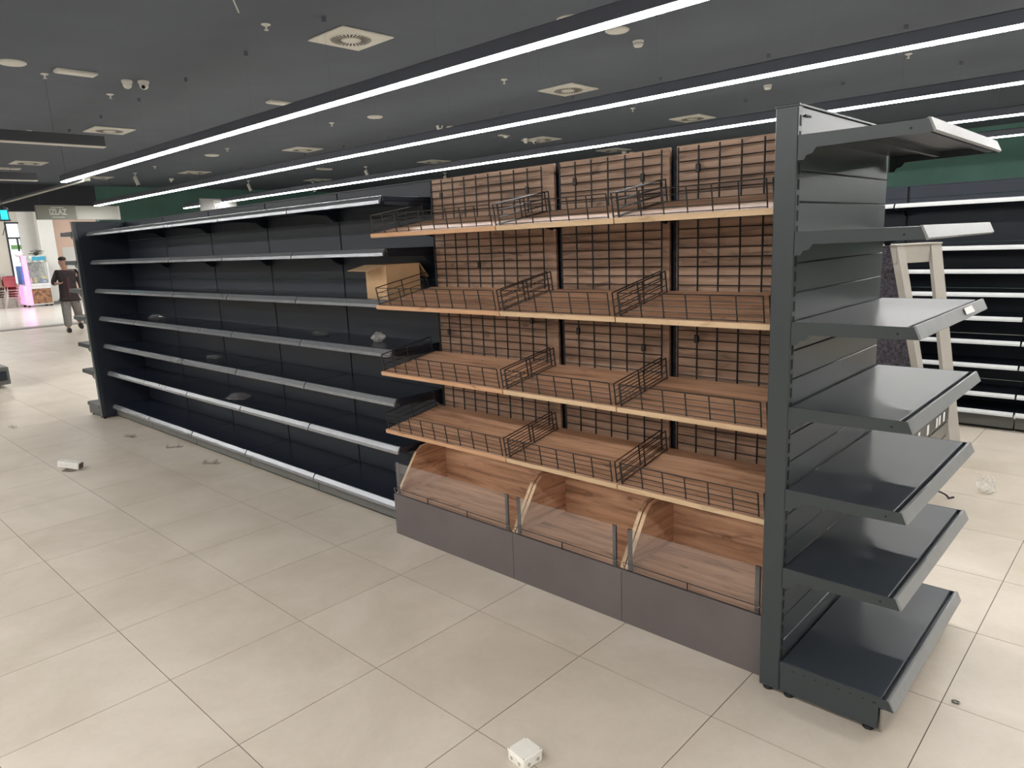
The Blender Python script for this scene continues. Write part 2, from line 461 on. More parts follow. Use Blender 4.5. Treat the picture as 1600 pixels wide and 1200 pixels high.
# ------------------------------------------------------------------ light strips
def light_strip(x0, x1, y, label, lit=True, off=0):
    t = thing('light_strip', label, 'ceiling light', (x1, y, STRIP_Z), 0, 'suspended light strips')
    L = x0 - x1
    MB().prism([(-0.05, 0.014), (-0.05, 0.105), (-0.035, 0.115), (0.035, 0.115), (0.05, 0.105), (0.05, 0.014)], 0, L, 0).build('housing', 'housing_dark', t)
    MB().prism([(-0.046, 0.014), (-0.046, 0.007), (-0.036, 0), (0.036, 0), (0.046, 0.007), (0.046, 0.014)], 0, L + 0.01, -0.01).build('diffuser', 'strip_light' if lit else 'strip_off', t)
    x = -0.7 + off
    while x > L:
        wr = MB().tube((x, 0, 0.12), (x, 0, CEIL - STRIP_Z - 0.03), 0.0005, 4).build('suspension_wire', 'ceiling_paint', t)
        MB().lathe([(0.014, -0.05), (0.02, -0.045), (0.02, 0)], (x, 0, CEIL - STRIP_Z), 8).build('canopy', 'housing_dark', wr)
        x -= 1.45
    return t
light_strip(-12.8, 8.0, 1.51, 'lit light strip nearest to the camera, ending beside the unlit rail', off=-0.55)
light_strip(-18.6, 8.0, 3.78, 'lit light strip running second from the camera, ending at the exit sign')
light_strip(-19.3, 8.0, 6.22, 'lit light strip just above the wooden grid panels, third from the camera')
light_strip(-5.5, 8.0, 8.70, 'lit light strip behind the top shelf of the grey end unit')
light_strip(-5.5, 8.0, 11.28, 'lit light strip farthest back, in front of the green wall')
light_strip(-16.0, 8.0, -2.6, 'lit light strip directly over the camera along the front aisle')
light_strip(-16.0, 8.0, -5.0, 'added fill light strip behind the camera, second from the front aisle')  # unseen strip added to brighten the front aisle
light_strip(-16.0, 8.0, -7.4, 'added fill light strip farthest behind the camera')  # likewise added out of view as fill for the front
t = thing('light_rail', 'thin unlit pale rail hanging past the end of the nearest strip', 'ceiling rail', (-12.43, 1.74, STRIP_Z))
MB().prism([(-0.012, 0.0), (-0.012, 0.022), (0.012, 0.022), (0.012, 0.0)], 0, -8.6, 0).build('rail', 'white_plastic', t)
MB().box(-8.6, 0, -0.02, 0.02, 0.030, 0.060).build('rail_edge', 'housing_dark', t)
MB().box(-0.02, 0.05, -0.05, 0.05, 0.0, 0.09).build('end_cap', 'white_plastic', t)
for x in (-1.0, -4.5, -8.0): MB().tube((x, 0, 0.05), (x, 0, CEIL - STRIP_Z), 0.004, 5).build('hanger', 'housing_dark', t)
for (x, y1, lab) in ((-8.43, 0.75, 'unlit dark light bar crossing above the aisle, nearer of two'),
                     (-12.7, 1.10, 'unlit dark light bar crossing above the aisle, farther of two')):
    t = thing('light_bar', lab, 'ceiling light', (x, y1, STRIP_Z), 0, 'unlit light bars')
    MB().box(-0.045, 0.045, -6.0, 0, 0.012, 0.125).build('housing', 'housing_black', t)
    MB().box(-0.047, 0.047, -6.0, 0.006, 0.0, 0.012).build('diffuser', 'white_plastic', t)
    for yy in (-0.5, -2.5, -4.5): MB().tube((0, yy, 0.12), (0, yy, CEIL - STRIP_Z), 0.003, 5).build('hanger', 'housing_dark', t)

# ------------------------------------------------------------------ ceiling fittings
def diffuser(loc, label):
    t = thing('air_diffuser', label, 'air vent', (loc[0], loc[1], CEIL), 0, 'square swirl air diffusers')
    MB().cbox(-0.3, 0.3, -0.3, 0.3, -0.018, 0.0, 0.006).build('plate', 'white_paint', t)
    MB().lathe([(0.205, -0.024), (0.212, -0.018)], n=32).build('ring', 'white_paint', t)
    MB().lathe([(0.03, -0.034), (0.085, -0.030), (0.09, -0.02)], n=24).build('hub', 'white_paint', t)
    s = MB()
    for i in range(30):
        a = 2 * math.pi * i / 30
        s.M = Matrix.Rotation(a, 4, 'Z')
        s.add([(0.098, 0.006, -0.0255), (0.196, 0.022, -0.0255), (0.196, 0.002, -0.0255), (0.098, -0.006, -0.0255)], [(0, 1, 2, 3)])
        s.add([(0.098, 0.006, -0.0245), (0.196, 0.022, -0.0245), (0.196, 0.002, -0.0245), (0.098, -0.006, -0.0245)], [(3, 2, 1, 0)])
    s.M = None
    s.build('slots', 'slot_dark', t)['kind'] = 'stuff'
    return t
DL = [((-5.25, 2.07), 'square white swirl air diffuser in front of the nearest light strip, largest in view'),
      ((-5.48, 5.77), 'square white swirl air diffuser between the second and third strips, above the wood panels'),
      ((-11.85, 2.01), 'square white swirl air diffuser beyond the near unlit light bar'),
      ((-12.38, 5.80), 'square white swirl air diffuser right above the second strip, middle distance'),
      ((-5.69, 9.56), 'square white swirl air diffuser left of the grey end unit top'),
      ((-16.74, 2.04), 'square white swirl air diffuser above the far unlit light bar'),
      ((-17.23, 5.69), 'square white swirl air diffuser near the two far small ceiling discs'),
      ((-12.79, 9.67), 'square white swirl air diffuser directly above the left end of the wood panels'),
      ((-17.88, 9.58), 'square white swirl air diffuser above the black shelf row, farthest back'),
      ((-19.22, 4.10), 'square white swirl air diffuser just behind the end of the nearest strip'),
      ((-8.71, 6.95), 'square white air diffuser half hidden by the second strip beside two dome cameras'),
      ((-8.86, 9.15), 'square white air diffuser next to the middle pair of dome cameras'),
      ((-9.12, 12.05), 'square white air diffuser low behind the third strip above the wood panels')]
d0 = None
for loc, lab in DL:
    if d0 is None: d0 = diffuser(loc, lab)
    else: dup(d0, (loc[0], loc[1], CEIL), lab)

for loc, lab in (((-8.12, 0.47), 'white rectangular ceiling panel at the top left beside the double camera'),
                 ((-8.38, 3.08), 'white rectangular ceiling panel just above the nearest light strip'),
                 ((-17.83, 1.94), 'thin white rectangular ceiling panel far off at the left edge'),
                 ((-15.2, 8.1), 'thin white rectangular ceiling panel far back between the spotlights')):
    t = thing('emergency_light', lab, 'ceiling panel', (loc[0], loc[1], CEIL), 0, 'rectangular ceiling panels')
    MB().cbox(-0.075, 0.075, -0.20, 0.20, -0.03, 0, 0.006).build('frame', 'white_paint', t)
    MB().cbox(-0.06, 0.06, -0.185, 0.185, -0.036, -0.03, 0.002).build('lens', 'white_plastic', t)
for loc, r, lab in (((-8.08, -0.13), 0.13, 'round white ceiling speaker at the left edge of the view'),
                 ((-8.60, 4.82), 0.12, 'round white ceiling speaker between the first and second strips'),
                 ((-14.0, 4.66), 0.14, 'round white ceiling speaker far off between first and second strips'),
                 ((-3.49, 3.30), 0.13, 'round white ceiling speaker peeking out above the nearest strip'),
                 ((-3.41, 3.95), 0.12, 'round white ceiling plate just under the nearest strip, near the smoke detector')):
    t = thing('ceiling_speaker', lab, 'speaker', (loc[0], loc[1], CEIL), 0, 'round ceiling speakers')
    MB().lathe([(r * 0.9, -0.02), (r, -0.012), (r, 0)], n=28).build('rim', 'white_paint', t)
    MB().lathe([(0.01, -0.026), (r * 0.8, -0.022), (r * 0.82, -0.015)], n=28).build('grille', 'white_plastic', t)
sp0 = None
SPR = [((-5.36, 1.23), 'white sprinkler head left of the largest air diffuser'), ((-9.12, 1.14), 'white sprinkler head below the double dome camera'),
       ((-5.6, 4.62), 'white sprinkler head left of the diffuser between strips two and three'), ((-8.43, 0.25), 'small sprinkler head under the top left rectangular panel'),
       ((-9.45, 4.58), 'small white sprinkler head near the second strip, upper middle'), ((-12.51, 1.06), 'small white sprinkler head above the near unlit bar'),
       ((-5.78, 7.81), 'small white sprinkler head just below the second strip'), ((-1.74, 7.65), 'small white sprinkler head at the top right under the second strip'),
       ((-12.98, 4.5), 'tiny white sprinkler head beside the far round speaker'), ((-14.29, 3.25), 'tiny white sprinkler head on the edge of the nearest strip'),
       ((-16.42, 4.43), 'tiny white sprinkler head near the far diffuser behind the nearest strip')]
for loc, lab in SPR:
    if sp0 is None:
        sp0 = thing('sprinkler', lab, 'sprinkler', (loc[0], loc[1], CEIL), 0, 'ceiling sprinklers')
        MB().lathe([(0.034, -0.010), (0.042, -0.005), (0.042, 0)], n=16).build('escutcheon', 'white_plastic', sp0)
        MB().lathe([(0.008, -0.045), (0.010, -0.025), (0.014, -0.008)], n=10).build('body', 'white_plastic', sp0)
        MB().lathe([(0.018, -0.053), (0.021, -0.050), (0.018, -0.046)], n=14).build('deflector', 'wall_grey', sp0)
    else: dup(sp0, (loc[0], loc[1], CEIL), lab)
for loc, lab in (((-3.51, 4.48), 'white domed smoke detector under the nearest strip at the top'),
                 ((-3.62, 7.96), 'white domed smoke detector above the grey end unit post')):
    t = thing('smoke_detector', lab, 'smoke detector', (loc[0], loc[1], CEIL), 0, 'smoke detectors')
    MB().lathe([(0.055, -0.02), (0.06, -0.012), (0.06, 0)], n=20).build('base', 'white_plastic', t)
    MB().lathe([(0.02, -0.062), (0.04, -0.058), (0.052, -0.04), (0.052, -0.02)], n=20).build('dome', 'white_plastic', t, smooth=True)
def camera_unit(loc, lab, rz):
    t = thing('dome_camera', lab, 'security camera', (loc[0], loc[1], CEIL), rz, 'white dome cameras')
    MB().lathe([(0.055, -0.03), (0.06, -0.02), (0.06, 0)], n=18).build('base', 'white_plastic', t)
    MB().ball((0, 0, -0.045), 0.05, 0.05, 0.05, 16, 10).build('ball', 'white_plastic', t, smooth=True)
    MB(Matrix.Translation((0.03, 0, -0.066)) @ Matrix.Rotation(math.radians(125), 4, 'Y')).lathe([(0.022, -0.004), (0.022, 0.014), (0.014, 0.016)], n=14).build('lens', 'lens_black', t)
for loc, lab, rz in (((-8.19, 1.20), 'white dome camera facing us, right one of the pair at upper left', -0.6), ((-8.26, 1.04), 'white dome camera turned away, left one of the pair at upper left', 2.6),
                     ((-8.72, 6.27), 'white dome camera by the second strip, left one of its pair', 2.2), ((-8.68, 6.47), 'white dome camera by the second strip, right one of its pair', -0.6),
                     ((-8.98, 8.80), 'white dome camera between strips two and three, left one of its pair', 2.2), ((-8.93, 9.02), 'white dome camera between strips two and three, right one of its pair', -0.6),
                     ((-9.2, 12.6), 'far dome camera just over the middle wood panel, left one', 2.2), ((-9.15, 12.85), 'far dome camera just over the middle wood panel, right one', -0.6),
                     ((-18.92, 5.8), 'small far white dome camera left of a tiny disc', 0.4)):
    camera_unit(loc, lab, rz)
t = thing('track_plate', 'white plate with a round boss on the ceiling below the second strip', 'ceiling fitting', (-8.88, 8.06, CEIL))
MB().cbox(-0.05, 0.05, -0.12, 0.12, -0.02, 0, 0.004).build('plate', 'white_plastic', t)
MB().lathe([(0.03, -0.05), (0.045, -0.04), (0.045, -0.02)], (0, 0.05, 0), 14).build('boss', 'white_plastic', t)
for loc, lab in (((-17.88, 4.52), 'white cylinder spotlight far off below the nearest strip'), ((-18.73, 7.86), 'white cylinder spotlight hanging under the second strip'),
                 ((-18.45, 9.76), 'white cylinder spotlight far back under the farthest diffuser'), ((-14.41, 8.81), 'white cylinder spotlight left of the diffuser above the wood panels'),
                 ((-14.8, 11.82), 'white cylinder spotlight just under the third strip'), ):
    t = thing('spotlight', lab, 'spotlight', (loc[0], loc[1], CEIL), 0.5, 'cylinder spotlights')
    MB().lathe([(0.05, -0.02), (0.05, 0)], n=14).build('base', 'white_plastic', t)
    MB().tube((0, 0, -0.02), (0, 0, -0.10), 0.01, 6).build('stem', 'white_plastic', t)
    MB().tube((-0.02, 0, -0.10), (0.06, 0, -0.30), 0.045, 14).build('barrel', 'white_plastic', t)
    MB().tube((0.06, 0, -0.30), (0.064, 0, -0.31), 0.036, 14).build('lens', 'lens_black', t)
# loose cable hanging from the ceiling, top
t = tag(MB().path([(-4.07, 0.21, CEIL), (-4.06, 0.22, 3.6), (-4.04, 0.24, 3.45), (-4.03, 0.27, 3.36)], 0.005, 6).build('ceiling_cable', 'white_plastic'), 'short pale cable end dangling from the ceiling at the top', 'cable')

# ------------------------------------------------------------------ hanging signs
def text_mesh(body, size, mat, name, parent, loc, rot, sx=1.0):
    cu = bpy.data.curves.new('lettering', 'FONT')
    cu.body = body; cu.size = size; cu.align_x = 'CENTER'; cu.align_y = 'CENTER'; cu.extrude = 0.004; cu.offset = 0.006
    ob = bpy.data.objects.new('lettering', cu); COL.objects.link(ob)
    dg = bpy.context.evaluated_depsgraph_get()
    me = bpy.data.meshes.new_from_object(ob.evaluated_get(dg))
    bpy.data.objects.remove(ob, do_unlink=True)
    me.transform(Matrix.Diagonal((sx, 1, 1, 1)))
    me.materials.clear(); me.materials.append(MATS[mat])
    o = link(name, me, parent, loc); o.rotation_euler = rot
    return o
FX = (math.pi / 2, 0, math.pi / 2)   # lettering that faces +x
sg = thing('exit_sign', 'long hanging sign reading IZLAZ, green-grey half and white half', 'sign', (-19.1, 3.43, 2.715))
MB().cbox(-0.05, 0.05, -0.82, 0.02, 0.0, 0.335, 0.006).build('green_panel', 'sign_green', sg)
MB().cbox(-0.05, 0.05, 0.02, 1.0, -0.01, 0.325, 0.006).build('white_panel', 'sign_white', sg)
MB().box(-0.06, 0.06, 0.985, 1.02, -0.012, 0.33).build('end_plate', 'sign_letters', sg)
text_mesh('IZLAZ', 0.19, 'sign_letters', 'lettering', sg, (0.054, -0.37, 0.170), FX, 0.72)
MB().box(0.05, 0.056, -0.51, -0.24, 0.272, 0.290).build('line', 'sign_letters', sg)
MB().box(0.05, 0.056, -0.51, -0.24, 0.045, 0.063).build('line', 'sign_letters', sg)
for yy in (-0.7, 0.9): MB().tube((0, yy, 0.33), (0, yy, CEIL - 2.715), 0.004, 5).build('hanger', 'housing_dark', sg)
sg = thing('aisle_sign', 'small pale hanging sign reading VODA above the black shelves', 'sign', (-17.0, 6.1, 2.80))
MB().cbox(-0.03, 0.03, -0.48, 0.46, 0.0, 0.30, 0.005).build('panel', 'sign_pale', sg)
text_mesh('VODA', 0.15, 'sign_letters', 'lettering', sg, (0.034, 0.02, 0.135), FX, 0.72)
MB().box(0.03, 0.036, -0.14, 0.18, 0.235, 0.25).build('line', 'sign_letters', sg)
MB().box(0.03, 0.036, -0.14, 0.18, 0.03, 0.045).build('line', 'sign_letters', sg)
for yy in (-0.4, 0.4): MB().tube((0, yy, 0.30), (0, yy, CEIL - 2.80), 0.004, 5).build('hanger', 'housing_dark', sg)
# hanging lantern at the left edge
t = thing('hanging_lantern', 'dark hanging lantern glowing turquoise at the left edge', 'lantern', (-9.0, -0.235, 2.20))
MB().lathe([(0.062, 0.0), (0.066, 0.006), (0.066, 0.014)], n=16).build('base', 'black_iron', t)
MB().lathe([(0.052, 0.014), (0.054, 0.07), (0.048, 0.12)], n=16).build('glass', 'cyan_light', t)
MB().lathe([(0.058, 0.12), (0.05, 0.145), (0.03, 0.16), (0.008, 0.165)], n=16).build('cap', 'black_iron', t)
for i in range(4):
    a = math.pi / 4 + i * math.pi / 2
    MB().tube((0.058 * math.cos(a), 0.058 * math.sin(a), 0.0), (0.055 * math.cos(a), 0.055 * math.sin(a), 0.125), 0.005, 5).build('bar', 'black_iron', t)
MB().tube((0, 0, 0.16), (0, 0, CEIL - 2.2), 0.004, 5).build('cord', 'black_iron', t)
MB().path([(0.0, 0, 0.0), (-0.02, 0.0, -0.06), (-0.05, -0.03, -0.16)], 0.004, 5).build('tail', 'black_iron', t)

# ------------------------------------------------------------------ black shelving run
def make_black_bay(label, levels, w, ztop, edges, rail, depth, base_z, group, railh=0.042, ybase=0.0):
    """one bay; local x centred, y=0 at the shelf edge, back panel at y=depth"""
    t = thing('shelving_bay', label, 'shelving', (0, 0, 0), 0, group)
    h = w / 2
    for a, b in zip(edges, edges[1:]):
        MB().cbox(-h + 0.007, h - 0.007, depth, depth + 0.012, a + 0.001, b - 0.001, 0.0025).build('back_panel', 'black_panel', t)
    up = MB().box(-h - 0.015, -h + 0.015, depth + 0.013, depth + 0.06, 0.02, ztop).build('upright', 'black_gap', t)
    MB().box(h - 0.015, h - 0.0005, depth + 0.013, depth + 0.06, 0.02, ztop).build('upright', 'black_gap', t)
    MB().box(-h, h, depth - 0.002, depth + 0.06, ztop, ztop + 0.008).build('top_rail', 'black_panel', t)
    def rail_prism(z):
        return [(0.014, z + 0.001), (0.020, z + 0.003), (0.004, z - railh), (-0.006, z - railh), (-0.004, z - railh * 0.55)]
    for z in levels:
        s = MB().cbox(-h + 0.003, h - 0.003, 0.022, depth - 0.004, z - 0.028, z, 0.003).build('shelf', 'black_shelf', t)
        MB().prism(rail_prism(z), 0, -h + 0.006, h - 0.006).build('price_rail', rail, s)
        for sx in (-1, 1):
            x = sx * (h - 0.012)
            MB().prism([(depth - 0.002, z - 0.028), (depth - 0.002, z - 0.10), (depth - 0.03, z - 0.10), (depth - 0.09, z - 0.055), (depth - 0.36, z - 0.045), (depth - 0.36, z - 0.028)], 0, x - 0.004, x + 0.004).build('bracket', 'black_panel', s)
    s = MB().cbox(-h + 0.002, h - 0.002, 0.022, depth - 0.004, base_z - 0.03, base_z, 0.003).build('base_deck', 'black_shelf', t)
    MB().prism(rail_prism(base_z), 0, -h + 0.007, h - 0.007).build('price_rail', rail, s)
    MB().cbox(-h + 0.004, h - 0.004, 0.022 + ybase, 0.034 + ybase, 0.022, base_z - 0.034, 0.003).build('plinth', 'plinth_grey', t)
    MB().box(-h + 0.004, h - 0.004, 0.05 + ybase, depth, 0.0, 0.022).build('foot', 'black_gap', t)
    return t
EDG = [0.14, 0.31, 0.71, 1.11, 1.51, 1.91, 2.107]
W = 1.022
YB0 = 0.150
bays = ['black shelving bay next to the wooden bread shelves, cardboard box on it', 'black shelving bay second from the wooden shelves',
        'middle one of the five black shelving bays', 'black shelving bay second from the far end unit', 'black shelving bay farthest away, against the far end unit']
b0 = make_black_bay(bays[0], [0.52, 0.82, 1.12, 1.415, 1.715, 2.01], W, 2.107, EDG, 'rail_plastic', 0.40, 0.148, 'black shelving bays in the long row', ybase=0.012)
for i, lab in enumerate(bays):
    loc = (-2.43 - W * (i + 0.5), YB0, 0)
    if i == 0: b0.location = loc
    else: dup(b0, loc, lab)

# ------------------------------------------------------------------ end units
def make_end_unit(label):
    """faces +x; x=0 is the front of the upright, y runs 0..0.98"""
    t = thing('end_shelf_unit', label, 'shelving', (0, 0, 0), 0, 'end shelving units of the long row')
    D = 0.98
    for y0 in (0.0, D - 0.036):
        u = MB().cbox(-0.075, 0.0 if y0 == 0 else -0.016, y0, y0 + 0.036, 0.022, 2.113, 0.003).build('upright', 'anthracite', t)
        if y0: continue
        s = MB()
        for k in range(40):
            z = 0.10 + 0.05 * k
            s.box(-0.002, 0.0008, y0 + 0.012, y0 + 0.026, z, z + 0.034)
        s.build('slots', 'black_gap', u)['kind'] = 'stuff'
    for k in range(20):
        z = 0.112 + 0.1 * k
        MB().cbox(-0.014, -0.003, 0.037, D - 0.006, z + 0.0008, z + 0.0992, 0.003).build('back_panel', 'anthracite_panel', t)
    MB().cbox(-0.076, -0.064, 0.037, D - 0.037, 0.022, 2.11, 0.002).build('rear_panel', 'black_panel', t)
    MB().cbox(-0.078, 0.003, -0.001, D + 0.001, 2.111, 2.119, 0.002).build('top_cap', 'anthracite', t)
    MB().box(0.0, 0.004, 0.05, 0.10, 2.082, 2.088).build('notch', 'black_gap', t)
    def shelf(z, base=False):
        s = MB()
        s.cbox(0.004, 0.352, 0.004, D - 0.004, z - 0.014, z, 0.002)
        s.box(0.345, 0.372, 0.004, D - 0.004, z - 0.036, z - 0.018)
        sh = s.build('base_deck' if base else 'shelf', 'anthracite_shelf', t)
        dep = 0.034
        for y in (0.0, D - 0.003):
            if base:
                pl = [(0.002, z), (0.374, z), (0.392, z - 0.036), (0.352, z - 0.036), (0.352, z - 0.034), (0.002, z - 0.034)]
            else:
                pl = [(0.002, z), (0.374, z), (0.390, z - 0.038), (0.060, z - 0.043), (0.048, z - 0.060), (0.030, z - 0.064), (0.022, z - 0.078), (0.002, z - 0.078)]
            f = MB().prism(pl, 1, y, y + 0.003).build('side_flange', 'anthracite', sh)
            MB(Matrix.Translation((0.33, y - 0.0004 if y < 0.5 else y + 0.0034, z - 0.022)) @ Matrix.Rotation(math.pi / 2, 4, 'X')).lathe([(0.004, -0.0006), (0.004, 0.0006)], n=8).build('bolt', 'black_gap', sh)
        MB().prism([(0.364, z - 0.004), (0.372, z + 0.004), (0.379, z + 0.004), (0.396, z - 0.034), (0.390, z - 0.040), (0.384, z - 0.036)], 1, 0.0015, D - 0.0015).build('price_rail', 'rail_chrome', sh)
        if not base:
            MB().box(0.17, 0.19, 0.01, D - 0.01, z - 0.034, z - 0.014).build('stiffener', 'anthracite', sh)
        return sh
    for z in (0.52, 0.82, 1.12, 1.416, 1.716, 2.02): shelf(z)
    bd = shelf(0.144, True)
    n = MB()
    for k in range(8): n.box(0.05 + 0.04 * k, 0.058 + 0.04 * k, -0.0006, 0.001, 0.120 + 0.0, 0.124)
    n.build('notches', 'black_gap', bd)['kind'] = 'stuff'
    for y in (0.004, D - 0.012):
        MB().cbox(0.0, 0.345, y, y + 0.008, 0.020, 0.112, 0.003).build('foot_plate', 'anthracite', t)
    MB().cbox(0.350, 0.358, 0.003, D - 0.003, 0.014, 0.104, 0.002).build('kick_plate', 'kick_metal', t)
    for x in (0.03, 0.31):
        for y in (0.03, D - 0.03):
            MB().lathe([(0.018, 0), (0.02, 0.004), (0.016, 0.012), (0.007, 0.014), (0.007, 0.03)], (x, y, 0), 12).build('levelling_foot', 'black_gap', t)
    for y in (0.03, D - 0.03):
        MB().lathe([(0.018, 0), (0.02, 0.004), (0.016, 0.012), (0.007, 0.014), (0.007, 0.024)], (-0.05, y, 0), 12).build('levelling_foot', 'black_gap', t)
    return t
e0 = make_end_unit('grey steel end shelving unit with seven shelves, close to the camera')
e1 = dup(e0, (-7.635, 1.02, 0), 'dark end shelving unit at the far end of the black row', math.pi)

# ------------------------------------------------------------------ wooden bread shelving
def wire_mesh(r, length, axis, n=6):
    d = [0, 0, 0]; d[axis] = length
    me = MB().tube((0, 0, 0), d, r, n).mesh('wire'); me.materials.append(MATS['wire_black'])
    return me
def make_wood_bay(label, w, gx0, gx1, nvert, edge, left_divider, clips, rail_posts):
    """local x 0..w, y as in the room; gx0..gx1 is the span of the wire grid"""
    t = thing('bread_shelving_bay', label, 'shelving', (0, 0, 0), 0, 'wooden bread shelving bays')
    g = 0.003
    # frame
    MB().cbox(-0.018, 0.018, 0.545, 0.60, 0.02, 2.10, 0.002).build('upright', 'black_panel', t)
    s = MB()
    for k in range(36): s.box(-0.006, 0.006, 0.542, 0.546, 0.30 + 0.05 * k, 0.33 + 0.05 * k)
    s.build('upright_slots', 'black_gap', t)['kind'] = 'stuff'
    MB().cbox(0.018, w - 0.018, 0.515, 0.533, 0.25, 2.105, 0.002).build('wood_back', 'wood_back', t)
    MB().cbox(0.0, w, 0.56, 0.575, 0.02, 2.10, 0.002).build('rear_panel', 'black_panel', t)
    # wire grid
    gr = MB().box(gx0, gx1, 0.488, 0.491, 0.655, 0.659).build('wire_grid', 'wire_black', t)
    vm = wire_mesh(0.0042, 1.44, 2); hm = wire_mesh(0.0027, gx1 - gx0, 0, 5)
    for i in range(nvert):
        link('vertical_wire', vm, gr, (gx0 + (gx1 - gx0) * i / (nvert - 1), 0.488, 0.655))
    z = 0.675
    while z < 2.09:
        link('cross_wire', hm, gr, (gx0, 0.4955, z)); z += 0.0412
    for (i, z) in clips:
        x = gx0 + (gx1 - gx0) * i / (nvert - 1)
        c = MB().cbox(x - 0.009, x + 0.011, 0.474, 0.490, z - 0.018, z + 0.018, 0.003).build('clip', 'wire_black', gr)
    # tilted shelves
    for k, (zf, zb) in enumerate(((1.798, 1.875), (1.397, 1.478), (1.012, 1.080), (0.664, 0.734))):
        yf, yb = 0.05, 0.475
        a = math.atan2(zb - zf, 0.5 - yf); L = (yb - yf) / math.cos(a)
        M = Matrix.Translation((0, yf, zf)) @ Matrix.Rotation(a, 4, 'X')
        sh = MB(M).cbox(g, w - g, 0.004, L, -0.020, 0.0, 0.0015).build('shelf_board', 'wood_board', t)
        MB(M).cbox(g, w - g, 0.0, 0.004, -0.022, 0.0, 0.0008).build('edge_band', edge, sh)
        for bx in (0.02, w - 0.026):
            MB(M).prism([(0.04, -0.021), (L, -0.021), (L + 0.03, -0.09), (L, -0.10), (0.30, -0.045)], 0, bx, bx + 0.006).build('bracket', 'black_gap', sh)
        # front fence
        H = 0.098
        fe = MB(M).tube((0.02, 0.018, H), (w - 0.035, 0.018, H), 0.0026, 6).build('shelf_fence', 'wire_black', t)
        for hh in (0.004, 0.026, 0.048, 0.072):
            MB(M).tube((0.02, 0.018, hh), (w - 0.035, 0.018, hh), 0.0017, 5).build('fence_wire', 'wire_black', fe)
        n = max(3, round((w - 0.055) / 0.098))
        for i in range(n + 1):
            x = 0.02 + (w - 0.055) * i / n
            MB(M).tube((x, 0.0155, 0.0), (x, 0.0155, H + 0.002), 0.0030, 6).build('fence_post', 'wire_black', fe)
        # side dividers
        ends = [w - 0.013] + ([0.012] if left_divider else [0.013])
        for x in ends:
            dv = MB(M).tube((x, 0.02, H), (x, 0.40, H), 0.0028, 6).build('side_divider', 'wire_black', t)
            for hh in (0.004, 0.035, 0.066):
                MB(M).tube((x, 0.02, hh), (x, 0.40, hh), 0.0023, 5).build('divider_wire', 'wire_black', dv)
            for yy in (0.02, 0.21, 0.40):
                MB(M).tube((x, yy, 0.0), (x, yy, H + 0.002), 0.0034, 6).build('divider_post', 'wire_black', dv)
    # bin at the bottom
    MB().cbox(0.001, w - 0.001, 0.075, 0.093, 0.0, 0.256, 0.0015).build('plinth', 'laminate', t)
    bn = MB().cbox(0.004, w - 0.004, 0.094, 0.50, 0.232, 0.250, 0.001).build('bin', 'wood_board', t)
    MB().cbox(0.004, w - 0.004, 0.490, 0.508, 0.25, 0.64, 0.001).build('bin_back', 'wood_board', bn)
    pl = [(0.096, 0.251), (0.255, 0.475), (0.300, 0.505), (0.488, 0.525), (0.488, 0.251)]
    for x in (0.004, w - 0.022):
        sd = MB().prism(pl, 0, x, x + 0.018).build('bin_side', 'wood_side', bn)
        MB().add([(x - 0.0005, 0.0955, 0.2515), (x + 0.0185, 0.0955, 0.2515), (x + 0.0185, 0.2545, 0.4755), (x - 0.0005, 0.2545, 0.4755),
                  (x - 0.0005, 0.0965, 0.2508), (x + 0.0185, 0.0965, 0.2508), (x + 0.0185, 0.2555, 0.4748), (x - 0.0005, 0.2555, 0.4748)],
                 [(0, 1, 2, 3), (7, 6, 5, 4), (0, 4, 5, 1), (1, 5, 6, 2), (2, 6, 7, 3), (3, 7, 4, 0)]).build('side_edge', 'wood_edge', sd)
    pane = MB().box(0.032, w - 0.032, 0.080, 0.083, 0.262, 0.456).build('acrylic_pane', 'acrylic', t)
    for x in (0.030, w - 0.052):
        MB().cbox(x, x + 0.022, 0.0835, 0.090, 0.258, 0.456, 0.001).build('pane_bracket', 'black_panel', pane)
    rl = MB().tube((0.03, 0.070, 0.298), (w - 0.03, 0.070, 0.298), 0.0022, 6).build('pane_rail', 'wire_black', t)
    MB().tube((0.03, 0.070, 0.266), (w - 0.03, 0.070, 0.266), 0.0022, 6).build('rail_wire', 'wire_black', rl)
    for i in range(1, rail_posts + 1):
        x = w * i / (rail_posts + 1)
        MB().tube((x, 0.068, 0.262), (x, 0.068, 0.301), 0.0030, 6).build('rail_post', 'wire_black', rl)
    for x, sg_ in ((0.03, -1), (w - 0.03, 1)):
        MB().path([(x, 0.070, 0.298), (x + sg_ * 0.014, 0.070, 0.296), (x + sg_ * 0.018, 0.074, 0.282), (x + sg_ * 0.010, 0.078, 0.264)], 0.0022, 6).build('rail_loop', 'wire_bright', rl)
    return t
wb1 = make_wood_bay('wide wooden bread shelving bay next to the black shelves, with wire baskets', 0.985, 0.036, 0.905, 10, 'wood_edge_orange', True,
                    [(1, 2.005), (8, 1.985), (4, 1.60), (8, 1.30), (1, 1.20)], 2)
wb1.location = (-2.412, 0, 0)
wb2 = make_wood_bay('narrow wooden bread shelving bay in the middle of the three', 0.670, 0.042, 0.628, 7, 'wood_edge', False,
                    [(1, 2.00), (5, 1.985), (1, 1.26), (5, 1.20)], 1)
wb2.location = (-1.427, 0, 0)
dup(wb2, (-0.757, 0, 0), 'narrow wooden bread shelving bay beside the grey end unit')

